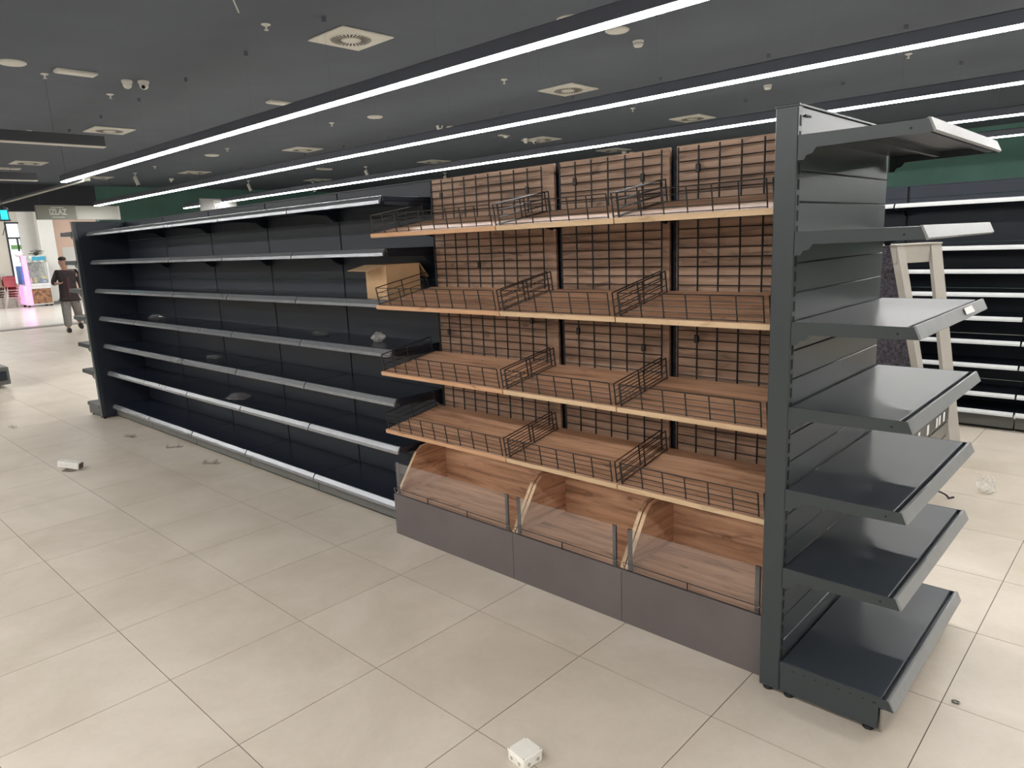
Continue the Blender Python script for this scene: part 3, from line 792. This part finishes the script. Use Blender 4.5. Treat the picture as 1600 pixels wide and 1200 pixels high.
# ------------------------------------------------------------------ things on the shelves
cb = thing('cardboard_box', 'open brown cardboard box on the black shelf beside the wooden bay', 'box', (-2.592, 0.325, 1.4155), math.radians(-11.0))
bw, bd_, bh = 0.142, 0.112, 0.205
MB().box(-bw, bw, -bd_, bd_, 0, 0.005).build('bottom', 'cardboard', cb)
MB().box(-bw, bw, -bd_, -bd_ + 0.004, 0.005, bh).build('side_wall', 'cardboard', cb)
MB().box(-bw, bw, bd_ - 0.004, bd_, 0.005, bh).build('side_wall', 'cardboard', cb)
MB().box(-bw, -bw + 0.004, -bd_ + 0.004, bd_ - 0.004, 0.005, bh).build('side_wall', 'cardboard', cb)
MB().box(bw - 0.004, bw, -bd_ + 0.004, bd_ - 0.004, 0.005, bh).build('side_wall', 'cardboard', cb)
def flap(p0, p1, d):
    p0, p1, d = Vector(p0), Vector(p1), Vector(d)
    n = (p1 - p0).cross(d).normalized() * 0.003
    MB().add([p0, p1, p1 + d, p0 + d, p0 + n, p1 + n, p1 + d + n, p0 + d + n], [(0, 1, 2, 3), (7, 6, 5, 4), (0, 4, 5, 1), (1, 5, 6, 2), (2, 6, 7, 3), (3, 7, 4, 0)]).build('flap', 'cardboard', cb)
flap((-bw, -bd_, bh), (bw, -bd_, bh), (-0.012, -0.115, -0.030))
flap((-bw, bd_, bh), (bw, bd_, bh), (0, 0.06, -0.085))
flap((-bw, -bd_, bh), (-bw, bd_, bh), (0.006, 0, -0.10))
flap((bw - 0.005, -bd_ + 0.005, bh), (bw - 0.005, bd_ - 0.005, bh), (-0.02, 0, -0.10))

def crumple(name, loc, r, h, mat, label, cat, seed, group=None, sx=1.0, rz=0.0):
    rnd = random.Random(seed)
    M = Matrix.Rotation(rz, 4, 'Z')
    m = MB(M); n, k = 11, 5
    vs = []; fs = []
    for j in range(k + 1):
        f = j / k
        for i in range(n):
            a = 2 * math.pi * i / n
            rr = r * (0.35 + 0.75 * math.sin(math.pi * (0.12 + 0.8 * f))) * rnd.uniform(0.65, 1.2)
            vs.append((rr * math.cos(a) * sx, rr * math.sin(a), h * f * rnd.uniform(0.8, 1.1) if j else 0.0))
    for j in range(k):
        for i in range(n): fs.append((j * n + i, j * n + (i + 1) % n, (j + 1) * n + (i + 1) % n, (j + 1) * n + i))
    fs.append(tuple(k * n + i for i in range(n))); fs.append(tuple(range(n))[::-1])
    m.add(vs, fs)
    return tag(m.build(name, mat, None, loc), label, cat, group)
G = 'scraps of clear packing film'
crumple('plastic_wrap', (-2.84, 0.36, 1.121), 0.042, 0.06, 'film_packet', 'crumpled shiny clear plastic wrap on the black shelf below the cardboard box', 'plastic wrap', 3, G)
crumple('plastic_wrap', (-6.35, 0.30, 1.121), 0.07, 0.05, 'film', 'faint clear plastic scrap at the far end of the fourth black shelf', 'plastic wrap', 4, G, 1.6)
crumple('plastic_wrap', (-3.55, 0.38, 1.121), 0.05, 0.03, 'film', 'flat clear plastic scrap left of the crumpled wrap', 'plastic wrap', 5, G, 1.4)
crumple('plastic_wrap', (-4.75, 0.27, 0.521), 0.08, 0.05, 'film', 'clear plastic scrap on the second lowest black shelf', 'plastic wrap', 6, G, 1.5)
crumple('plastic_wrap', (-5.25, 0.33, 0.821), 0.06, 0.03, 'film', 'tiny clear plastic scrap on the third lowest black shelf', 'plastic wrap', 16, G, 1.5)
G2 = 'clear plastic clips on the floor'
def clip_scrap(loc, rz, label, k=1.0):
    t = thing('plastic_clip', label, 'plastic scrap', loc, rz, G2)
    M = Matrix.Scale(k, 4)
    MB(M).box(-0.07, 0.07, -0.025, 0.025, 0.0, 0.004).build('base', 'film_floor', t)
    MB(M).box(-0.07, -0.064, -0.03, 0.03, 0.004, 0.026).build('tab', 'film_floor', t)
    MB(M).box(0.03, 0.036, -0.03, 0.03, 0.004, 0.03).build('tab', 'film_floor', t)
clip_scrap((-6.44, -0.06, 0.0), 0.3, 'clear plastic clip on the floor nearest the far end unit')
clip_scrap((-5.66, 0.05, 0.0), 0.9, 'clear plastic clip on the floor, middle one in front of the black row')
clip_scrap((-4.85, 0.03, 0.0), 0.6, 'clear plastic clip on the floor close to the black plinth')
clip_scrap((-8.0, -0.7, 0.0), 0.2, 'pale plastic bit on the floor far left of the white carton', 0.8)

ct = thing('carton_scrap', 'torn white carton piece with brown inside lying on the floor', 'carton', (-5.72, -0.79, 0), 0.75)
MB(Matrix.Translation((0, 0, 0.02)) @ Matrix.Rotation(0.18, 4, 'Y')).cbox(-0.09, 0.09, -0.035, 0.035, 0, 0.055, 0.004).build('sleeve', 'carton_white', ct)
MB(Matrix.Translation((0, 0, 0.02)) @ Matrix.Rotation(0.18, 4, 'Y')).box(0.09, 0.092, -0.03, 0.03, 0.005, 0.05).build('open_end', 'carton_brown', ct)
MB().add([(-0.05, -0.05, 0.002), (0.08, -0.06, 0.003), (0.10, 0.02, 0.015), (-0.02, 0.03, 0.02), (0.03, -0.075, 0.012)], [(0, 1, 2, 3), (0, 4, 1)]).build('torn_flap', 'carton_brown', ct)

# junction box in the foreground
jb = thing('junction_box', 'white plastic electrical junction box on the floor tiles in front', 'junction box', (-0.505, -0.867, 0), math.radians(-7))
MB().cbox(-0.042, 0.042, -0.042, 0.042, 0.0, 0.036, 0.004).build('body', 'box_white', jb)
ld = MB().cbox(-0.0435, 0.0435, -0.0435, 0.0435, 0.036, 0.044, 0.003).build('lid', 'box_white', jb)
for sx in (-1, 1):
    for sy in (-1, 1): MB().lathe([(0.0028, 0.0438), (0.0028, 0.0446)], (sx * 0.037, sy * 0.037, 0), 8).build('screw', 'box_hole', ld)
for u in (-0.02, 0.02):
    for (M) in (Matrix.Translation((u, -0.042, 0.019)) @ Matrix.Rotation(math.pi / 2, 4, 'X'), Matrix.Translation((0.042, u, 0.019)) @ Matrix.Rotation(math.pi / 2, 4, 'Y')):
        MB(M).lathe([(0.0115, -0.0005), (0.0115, 0.0012), (0.009, 0.0014)], n=16).build('knockout', 'box_white', jb)
        MB(M).lathe([(0.007, 0.0005), (0.007, 0.0019)], n=14).build('hole', 'box_hole', jb)
# small things on the floor at the right
rg = tag(MB(Matrix.Translation((0.508, 0.365, 0.0))).path([(0.012 * math.cos(a * 0.6283), 0.009 * math.sin(a * 0.6283), 0.004) for a in range(11)], 0.003, 6).build('wire_ring', 'wire_bright'),
         'tiny shiny ring on the floor right of the end unit', 'ring')
pb = crumple('plastic_packet', (0.17, 2.86, 0.0), 0.055, 0.11, 'film_packet', 'crumpled clear plastic packet standing on the floor at the right', 'plastic packet', 12)
cbm = MB(); pts = []
for k in range(13):
    a = math.pi * k / 12
    pts.append((-0.12 - 0.13 * math.cos(a), 2.50 + 0.10 * k / 12, 0.006 + 0.055 * math.sin(a)))
cbm.path([(-0.9, 2.2, 0.006), (-0.5, 2.42, 0.006)] + pts + [(0.03, 2.64, 0.006)], 0.006, 6)
tag(cbm.build('power_cable', 'black_iron'), 'black cable looping on the floor behind the end unit', 'cable')

# ------------------------------------------------------------------ far shelving at the right
EDG2 = [0.16, 0.36, 0.76, 1.16, 1.56, 1.96, 2.065]
f0 = make_black_bay('far black shelving bay behind the ladder with many white shelf edges', [0.317, 0.557, 0.757, 0.954, 1.150, 1.340, 1.532, 1.905], 1.0, 2.065, EDG2, 'rail_white', 0.42, 0.165, 'far black shelving bays', railh=0.032, ybase=0.03)
f0.location = (-0.445, 4.545, 0)
dup(f0, (0.557, 4.545, 0), 'far black shelving bay at the right edge of the view')
dup(f0, (-1.447, 4.545, 0), 'far black shelving bay hidden beyond the end unit')

# ------------------------------------------------------------------ ladder, sheet and drawer unit at the right
la = math.radians(62)
ld = thing('step_stand', 'beige frame stand with slanted legs behind the end unit', 'stand', (-0.455, 3.42, 0), la)
# local: x along the width, -y is the front (leans towards it at the bottom)
def leg(x0, x1, yb, yt, th, u0, u1):
    return MB().add([(x0, yb, 0), (x1, yb, 0), (x1, yb + th, 0), (x0, yb + th, 0), (u0, yt, 1.58), (u1, yt, 1.58), (u1, yt + th, 1.58), (u0, yt + th, 1.58)],
                    [(3, 2, 1, 0), (4, 5, 6, 7), (0, 1, 5, 4), (1, 2, 6, 5), (2, 3, 7, 6), (3, 0, 4, 7)])
leg(-0.04, -0.01, -0.30, 0.0, 0.06, -0.21, -0.14).build('leg', 'ladder_beige', ld)
leg(0.12, 0.22, -0.30, 0.0, 0.03, 0.11, 0.21).build('leg', 'ladder_beige', ld)
MB().cbox(-0.23, 0.212, -0.01, 0.13, 1.58, 1.592, 0.003).build('top', 'ladder_beige', ld)
MB().cbox(-0.21, 0.21, 0.004, 0.016, 1.455, 1.58, 0.002).build('head_panel', 'ladder_beige', ld)
MB().cbox(-0.09, 0.18, -0.21, -0.15, 0.50, 0.52, 0.003).build('crossbar', 'ladder_beige', ld)
MB().path([(-0.19, -0.01, 1.46), (-0.16, -0.012, 1.43), (-0.13, -0.01, 1.45), (-0.17, -0.012, 1.42), (-0.15, -0.01, 1.40)], 0.005, 5).build('string', 'cardboard', ld)
tag(MB(Matrix.Translation((-0.72, 3.62, 0)) @ Matrix.Rotation(math.radians(12), 4, 'Z')).add(
    [(-0.45, -0.01, 0), (0.40, -0.01, 0), (0.10, -0.01, 1.56), (-0.45, -0.01, 1.56), (-0.45, 0.015, 0), (0.40, 0.015, 0), (0.10, 0.015, 1.56), (-0.45, 0.015, 1.56)],
    [(3, 2, 1, 0), (4, 5, 6, 7), (0, 1, 5, 4), (1, 2, 6, 5), (2, 3, 7, 6), (3, 0, 4, 7)]).build('speckled_sheet', 'speckled'),
    'dark purple speckled sheet standing behind the beige frame stand', 'sheet')
du = thing('drawer_unit', 'low dark drawer unit with white paper tags beside the end unit', 'drawer unit', (-0.074, 2.83, 0))
MB().cbox(-0.36, -0.006, -0.95, 0.0, 0.27, 0.56, 0.004).build('body', 'drawer_dark', du)
MB().cbox(-0.006, 0.004, -0.94, -0.01, 0.465, 0.55, 0.002).build('tag_strip', 'drawer_dark', du)
dw = MB().cbox(-0.006, 0.006, -0.94, -0.01, 0.375, 0.455, 0.002).build('drawer', 'drawer_mid', du)
MB().cbox(0.006, 0.014, -0.6, -0.35, 0.41, 0.425, 0.002).build('handle', 'drawer_dark', dw)
MB().box(-0.004, 0.002, -0.94, -0.01, 0.275, 0.36).build('recess', 'drawer_mid', du)
for y in (-0.13, -0.24, -0.31, -0.52, -0.72): MB().box(0.004, 0.0055, y - 0.028, y + 0.012, 0.480, 0.540).build('paper_tag', 'tag_white', du)
for x in (-0.35, -0.045):
    for y in (-0.93, -0.045): MB().cbox(x, x + 0.04, y, y + 0.04, 0, 0.27, 0.003).build('leg', 'ladder_beige', du)
# papers stuck on the third end-unit shelf front
tag(MB().add([(0.3965, 0.60, 1.395), (0.3865, 0.60, 1.416), (0.3865, 0.72, 1.418), (0.3965, 0.74, 1.393), (0.3975, 0.60, 1.396), (0.3875, 0.60, 1.417), (0.3875, 0.72, 1.419), (0.3975, 0.74, 1.394)],
             [(0, 1, 2, 3), (7, 6, 5, 4), (0, 4, 5, 1), (1, 5, 6, 2), (2, 6, 7, 3), (3, 7, 4, 0)]).build('sticker', 'tag_white'), 'torn white sticker on the price rail of the end unit', 'sticker')

# ------------------------------------------------------------------ counter corner at the left edge
kc = thing('counter_end', 'pale counter corner with dark inset at the left edge', 'counter', (-11.0, -0.06, 0))
MB().cbox(-1.2, 0.0, -1.2, 0.0, 0.05, 0.30, 0.012).build('base', 'plinth_grey', kc)
MB().cbox(0.0, 0.012, -1.1, -0.035, 0.11, 0.245, 0.004).build('inset', 'black_panel', kc)
MB().cbox(-1.15, -0.03, -1.15, -0.09, 0.30, 0.62, 0.006).build('cabinet', 'black_panel', kc)
MB().cbox(-1.15, -0.05, -1.15, -0.12, 0.0, 0.05, 0.004).build('plinth', 'kick_metal', kc)

# ------------------------------------------------------------------ stacked chairs
def chair_parts(t, mat):
    sm = MB(); prof = [(-0.22, 0.44), (-0.20, 0.455), (0.0, 0.44), (0.15, 0.445), (0.20, 0.50), (0.23, 0.62), (0.255, 0.80), (0.245, 0.83)]
    pts = prof + [(a - 0.012 if z > 0.48 else a, z - (0.014 if z <= 0.48 else 0.0)) for a, z in prof[::-1]]
    sm.prism(pts, 0, -0.21, 0.21)
    sm.build('seat_shell', mat, t)
    for sx in (-1, 1):
        MB().tube((sx * 0.18, -0.17, 0.44), (sx * 0.22, -0.22, 0), 0.013, 6).build('leg', 'chair_leg', t)
        MB().tube((sx * 0.18, 0.15, 0.44), (sx * 0.22, 0.24, 0), 0.013, 6).build('leg', 'chair_leg', t)
    MB().tube((-0.2, -0.19, 0.30), (0.2, -0.19, 0.30), 0.009, 5).build('stretcher', 'chair_leg', t)
for s, (y, mat, word) in enumerate(((4.20, 'chair_brown', 'brown'), (4.66, 'chair_red', 'red'))):
    first = None
    for k in range(5):
        pos = ('at the bottom', 'second from the bottom', 'in the middle', 'second from the top', 'on top')[k]
        lab = '%s chair %s of the stack %s' % (word, pos, 'beside the claw machine' if s else 'at the left edge')
        loc = (-32.7 + 0.12 * k, y, 0.10 * k)
        if first is None:
            first = thing('stacking_chair', lab, 'chair', loc, math.pi / 2, 'stacked corridor chairs'); chair_parts(first, mat)
        else: dup(first, loc, lab)

# ------------------------------------------------------------------ claw machine
cm = thing('claw_machine', 'lit claw machine full of toys with pink glowing side post', 'claw machine', (-32.4, 5.48, 0))
MB().cbox(-0.42, 0.42, -0.45, 0.45, 0.07, 0.80, 0.02).build('lower_cabinet', 'cabinet_white', cm)
MB().box(0.42, 0.43, -0.25, 0.42, 0.12, 0.70).build('front_print', 'cabinet_print', cm)
MB().cbox(-0.42, 0.42, -0.25, 0.45, 0.80, 0.90, 0.01).build('prize_ledge', 'cabinet_white', cm)
MB().box(-0.42, -0.40, -0.25, 0.45, 0.9, 1.75).build('back_wall', 'cabinet_grey', cm)
MB().box(0.40, 0.41, -0.25, 0.43, 0.9, 1.72).build('glass_front', 'cabinet_glass', cm)
MB().cbox(-0.42, 0.44, -0.28, 0.45, 1.72, 1.98, 0.02).build('header', 'cabinet_grey', cm)
MB().box(0.44, 0.45, -0.05, 0.40, 1.80, 1.94).build('header_panel', 'cabinet_cyan', cm)
MB().cbox(0.36, 0.44, 0.41, 0.46, 0.8, 1.72, 0.01).build('corner_post', 'cabinet_white', cm)
MB().cbox(0.30, 0.46, -0.40, -0.24, 0.07, 1.98, 0.03).build('glowing_post', 'pink_light', cm)
MB().cbox(-0.30, 0.40, -0.50, -0.40, 0.10, 0.85, 0.03).build('glowing_door', 'pink_light', cm)
MB().cbox(-0.30, 0.38, -0.48, -0.42, 0.9, 1.60, 0.01).build('side_window', 'toy_blue', cm)
MB().ball((0.30, -0.42, 2.04), 0.12, 0.16, 0.10).build('globe', 'cabinet_white', cm, smooth=True)
MB().tube((0.1, 0.1, 1.72), (0.1, 0.1, 1.45), 0.012, 6).build('claw_rod', 'wire_bright', cm)
cl = MB()
for a in range(3):
    t_ = a * 2.094
    cl.path([(0.1, 0.1, 1.45), (0.1 + 0.07 * math.cos(t_), 0.1 + 0.07 * math.sin(t_), 1.40), (0.1 + 0.03 * math.cos(t_), 0.1 + 0.03 * math.sin(t_), 1.33)], 0.008, 5)
cl.build('claw', 'wire_bright', cm)
for x in (-0.35, 0.35):
    for y in (-0.38, 0.38): MB().lathe([(0.04, 0), (0.05, 0.02), (0.03, 0.07)], (x, y, 0), 10).build('foot', 'black_iron', cm)
rnd = random.Random(5)
TN = ('toy_white', 'toy_red', 'toy_yellow', 'toy_green', 'toy_blue')
TW = ('white', 'red', 'yellow', 'green', 'blue')
for i in range(5):
    x, y = 0.26 - 0.22 * (i % 2), -0.17 + 0.085 * i
    t = thing('plush_toy', '%s plush toy on the prize ledge of the claw machine' % TW[i], 'toy', (-32.4 + x, 5.48 + y, 0.90), 0, 'plush toys in the claw machine')
    MB().ball((0, 0, 0.07), 0.065, 0.065, 0.07).build('body', TN[i], t, smooth=True)
    MB().ball((0, 0, 0.175), 0.052, 0.052, 0.052).build('head', TN[i], t, smooth=True)
    for sy in (-1, 1): MB().ball((0, sy * 0.04, 0.22), 0.018, 0.018, 0.018, 8, 6).build('ear', TN[i], t, smooth=True)
for (y, z, mt, wd) in ((0.30, 0.98, 'toy_blue', 'blue'), (0.30, 1.12, 'toy_yellow', 'yellow')):
    t = thing('prize_box', 'larger %s prize box stacked at the right inside the claw machine' % wd, 'toy', (-32.2, 5.48 + y, z - 0.07), 0, 'prize boxes')
    MB().cbox(-0.08, 0.08, -0.1, 0.1, 0.0, 0.138, 0.01).build('carton', mt, t)
    MB().box(0.08, 0.083, -0.06, 0.06, 0.03, 0.10).build('label_panel', 'toy_white', t)
pl = thing('dry_plant', 'dark twiggy plant lying on top of the claw machine', 'plant', (-32.4, 5.70, 1.98))
for k in range(26):
    a = rnd.uniform(0, 6.28); r = rnd.uniform(0.12, 0.3); h = rnd.uniform(0.08, 0.24)
    MB().path([(0, 0.0, 0.0), (r * 0.4 * math.cos(a), r * 0.5 * math.sin(a), h), (r * 0.8 * math.cos(a), r * math.sin(a), h * 0.85)], 0.012, 4).build('twig', 'plant_grey', pl)

# ------------------------------------------------------------------ walking man
def skin_mesh(joints, bones, root, sub=2):
    me = bpy.data.meshes.new('figure')
    keys = list(joints)
    me.from_pydata([joints[k][0] for k in keys], [(keys.index(a), keys.index(b)) for a, b in bones], [])
    ob = bpy.data.objects.new('figure', me); COL.objects.link(ob)
    ob.modifiers.new('skin', 'SKIN').use_smooth_shade = True
    sd = ob.modifiers.new('sub', 'SUBSURF'); sd.levels = sub; sd.render_levels = sub
    sv = me.skin_vertices[0].data
    for i, k in enumerate(keys):
        r = joints[k][1]
        sv[i].radius = r if isinstance(r, tuple) else (r, r)
        sv[i].use_root = (k == root)
    dg = bpy.context.evaluated_depsgraph_get()
    out = bpy.data.meshes.new_from_object(ob.evaluated_get(dg))
    bpy.data.objects.remove(ob, do_unlink=True)
    return out
def put(me, name, mat, parent):
    me.materials.clear(); me.materials.append(MATS[mat])
    for p in me.polygons: p.use_smooth = True; p.material_index = 0
    return link(name, me, parent)
man = thing('person', 'man in dark shirt and grey trousers walking in past the exit, hand raised', 'person', (-19.12, 3.03, 0), -0.12)
# local: faces +x, his left is +y
Jt = {'pel': ((0, 0, 0.98), (0.115, 0.15)), 'sp': ((0.0, 0, 1.14), (0.105, 0.15)), 'ch': ((0.0, 0, 1.36), (0.115, 0.17)), 'nb': ((0.01, 0, 1.50), (0.07, 0.09)),
      'nk': ((0.03, -0.01, 1.57), 0.065), 'hb': ((0.06, -0.02, 1.63), (0.095, 0.085)), 'hm': ((0.07, -0.03, 1.70), (0.115, 0.098)), 'ht': ((0.06, -0.035, 1.775), (0.09, 0.078)),
      'sr': ((0.0, -0.18, 1.46), 0.062), 'er': ((0.0, -0.29, 1.20), 0.046), 'wr': ((0.22, -0.24, 1.19), 0.032), 'pr': ((0.30, -0.19, 1.21), (0.022, 0.040)),
      'sl': ((0.0, 0.18, 1.46), 0.062), 'el': ((-0.05, 0.28, 1.19), 0.046), 'wl': ((0.03, 0.29, 0.95), 0.032), 'pl': ((0.06, 0.28, 0.87), (0.022, 0.040)),
      'hr': ((0.0, -0.10, 0.93), 0.095), 'kr': ((0.10, -0.12, 0.52), 0.062), 'ar': ((0.14, -0.14, 0.10), 0.042), 'tr': ((0.30, -0.15, 0.035), (0.03, 0.042)),
      'hl': ((0.0, 0.10, 0.93), 0.095), 'kl': ((-0.04, 0.14, 0.52), 0.062), 'al': ((-0.36, 0.19, 0.19), 0.042), 'tl': ((-0.26, 0.21, 0.05), (0.03, 0.042))}
bones = [('pel', 'sp'), ('sp', 'ch'), ('ch', 'nb'), ('nb', 'nk'), ('nk', 'hb'), ('hb', 'hm'), ('hm', 'ht'), ('ch', 'sr'), ('sr', 'er'), ('er', 'wr'), ('wr', 'pr'),
         ('ch', 'sl'), ('sl', 'el'), ('el', 'wl'), ('wl', 'pl'), ('pel', 'hr'), ('hr', 'kr'), ('kr', 'ar'), ('ar', 'tr'), ('pel', 'hl'), ('hl', 'kl'), ('kl', 'al'), ('al', 'tl')]
body = skin_mesh(Jt, bones, 'pel')
extra = MB()
# fingers and thumbs
for (px, py, pz, dx, dz, sgn) in ((0.31, -0.19, 1.21, 1, 0.0, 1), (0.065, 0.28, 0.86, 0.25, -1, -1)):
    for k, ln in enumerate((0.070, 0.082, 0.078, 0.060)):
        off = (k - 1.5) * 0.019
        q0 = Vector((px, py + off, pz)); d = Vector((dx, 0.15 * sgn, dz)).normalized()
        q1 = q0 + d * ln * 0.55; q2 = q1 + (d + Vector((0.2 * (1 - dx), 0, -0.55 if dx == 1 else 0))).normalized() * ln * 0.5
        extra.tube(q0 - d * 0.02, q1, 0.009, 6, 0.0085); extra.tube(q1, q2, 0.0085, 6, 0.006)
    q0 = Vector((px - 0.04 * dx, py + 0.035 * sgn, pz - 0.02 * dz)); extra.tube(q0, q0 + Vector((0.045 * dx + 0.01, 0.025 * sgn, 0.02 + 0.045 * dz)), 0.010, 6, 0.008)
# nose, ears, brows
extra.add([(0.155, -0.035, 1.715), (0.150, -0.048, 1.675), (0.150, -0.020, 1.675), (0.185, -0.034, 1.680)], [(0, 1, 3), (0, 3, 2), (1, 2, 3), (0, 2, 1)])
for sy in (-1, 1): extra.ball((0.065, -0.033 + sy * 0.080, 1.70), 0.022, 0.010, 0.032, 8, 6)
import bmesh
bm = bmesh.new(); bm.from_mesh(body)
em = extra.mesh('extra'); bm.from_mesh(em); bm.to_mesh(body); bm.free()
bo = put(body, 'body', 'skin', man)
for sy in (-1, 1):
    MB().ball((0.160, -0.034 + sy * 0.031, 1.712), 0.008, 0.012, 0.006, 8, 5).build('eye', 'lens_black', bo)
    MB().box(0.155, 0.168, -0.034 + sy * 0.031 - 0.018, -0.034 + sy * 0.031 + 0.018, 1.728, 1.735).build('eyebrow', 'hair', bo)
MB().box(0.155, 0.166, -0.056, -0.012, 1.648, 1.653).build('mouth', 'chair_red', bo)
hair = MB().ball((0.050, -0.036, 1.772), 0.108, 0.086, 0.062, 14, 8)
hair.ball((0.005, -0.034, 1.72), 0.075, 0.080, 0.085, 12, 8)
put(hair.mesh('hair'), 'hair', 'hair', man)
Sh = {'w0': ((0.0, 0, 0.78), (0.19, 0.25)), 'w': ((0.0, 0, 0.95), (0.165, 0.215)), 'sp': ((0.0, 0, 1.14), (0.15, 0.195)), 'ch': ((0.0, 0, 1.36), (0.15, 0.215)), 'nb': ((0.005, 0, 1.495), (0.09, 0.115)),
      'sr': ((0.0, -0.185, 1.455), 0.080), 'er': ((0.0, -0.295, 1.20), 0.062), 'wr': ((0.14, -0.262, 1.193), 0.052),
      'sl': ((0.0, 0.185, 1.455), 0.080), 'el': ((-0.05, 0.285, 1.19), 0.062), 'wl': ((0.02, 0.29, 0.98), 0.048)}
put(skin_mesh(Sh, [('w0', 'w'), ('w', 'sp'), ('sp', 'ch'), ('ch', 'nb'), ('ch', 'sr'), ('sr', 'er'), ('er', 'wr'), ('ch', 'sl'), ('sl', 'el'), ('el', 'wl')], 'w'), 'shirt', 'shirt', man)
fp = skin_mesh({'a': ((0.100, -0.01, 0.82), (0.07, 0.06)), 'b': ((0.100, -0.01, 1.15), (0.066, 0.06)), 'c': ((0.100, -0.01, 1.34), (0.058, 0.05))}, [('a', 'b'), ('b', 'c')], 'a')
put(fp, 'shirt_front', 'shirt_maroon', man)
Tr = {'w': ((0.0, 0, 0.93), (0.115, 0.145)), 'hr': ((0.0, -0.09, 0.80), 0.125), 'kr': ((0.10, -0.12, 0.52), 0.108), 'ar': ((0.14, -0.14, 0.12), 0.088),
      'hl': ((0.0, 0.09, 0.80), 0.125), 'kl': ((-0.04, 0.14, 0.52), 0.108), 'al': ((-0.34, 0.19, 0.23), 0.088)}
put(skin_mesh(Tr, [('w', 'hr'), ('hr', 'kr'), ('kr', 'ar'), ('w', 'hl'), ('hl', 'kl'), ('kl', 'al')], 'w'), 'trousers', 'trousers', man)
for (a, b, c) in (((0.10, -0.14, 0.055), (0.22, -0.145, 0.048), (0.35, -0.155, 0.038)), ((-0.37, 0.19, 0.16), (-0.32, 0.20, 0.09), (-0.22, 0.21, 0.038))):
    put(skin_mesh({'a': (a, (0.07, 0.07)), 'b': (b, (0.062, 0.07)), 'c': (c, (0.045, 0.06))}, [('a', 'b'), ('b', 'c')], 'a'), 'shoe', 'shoe', man)
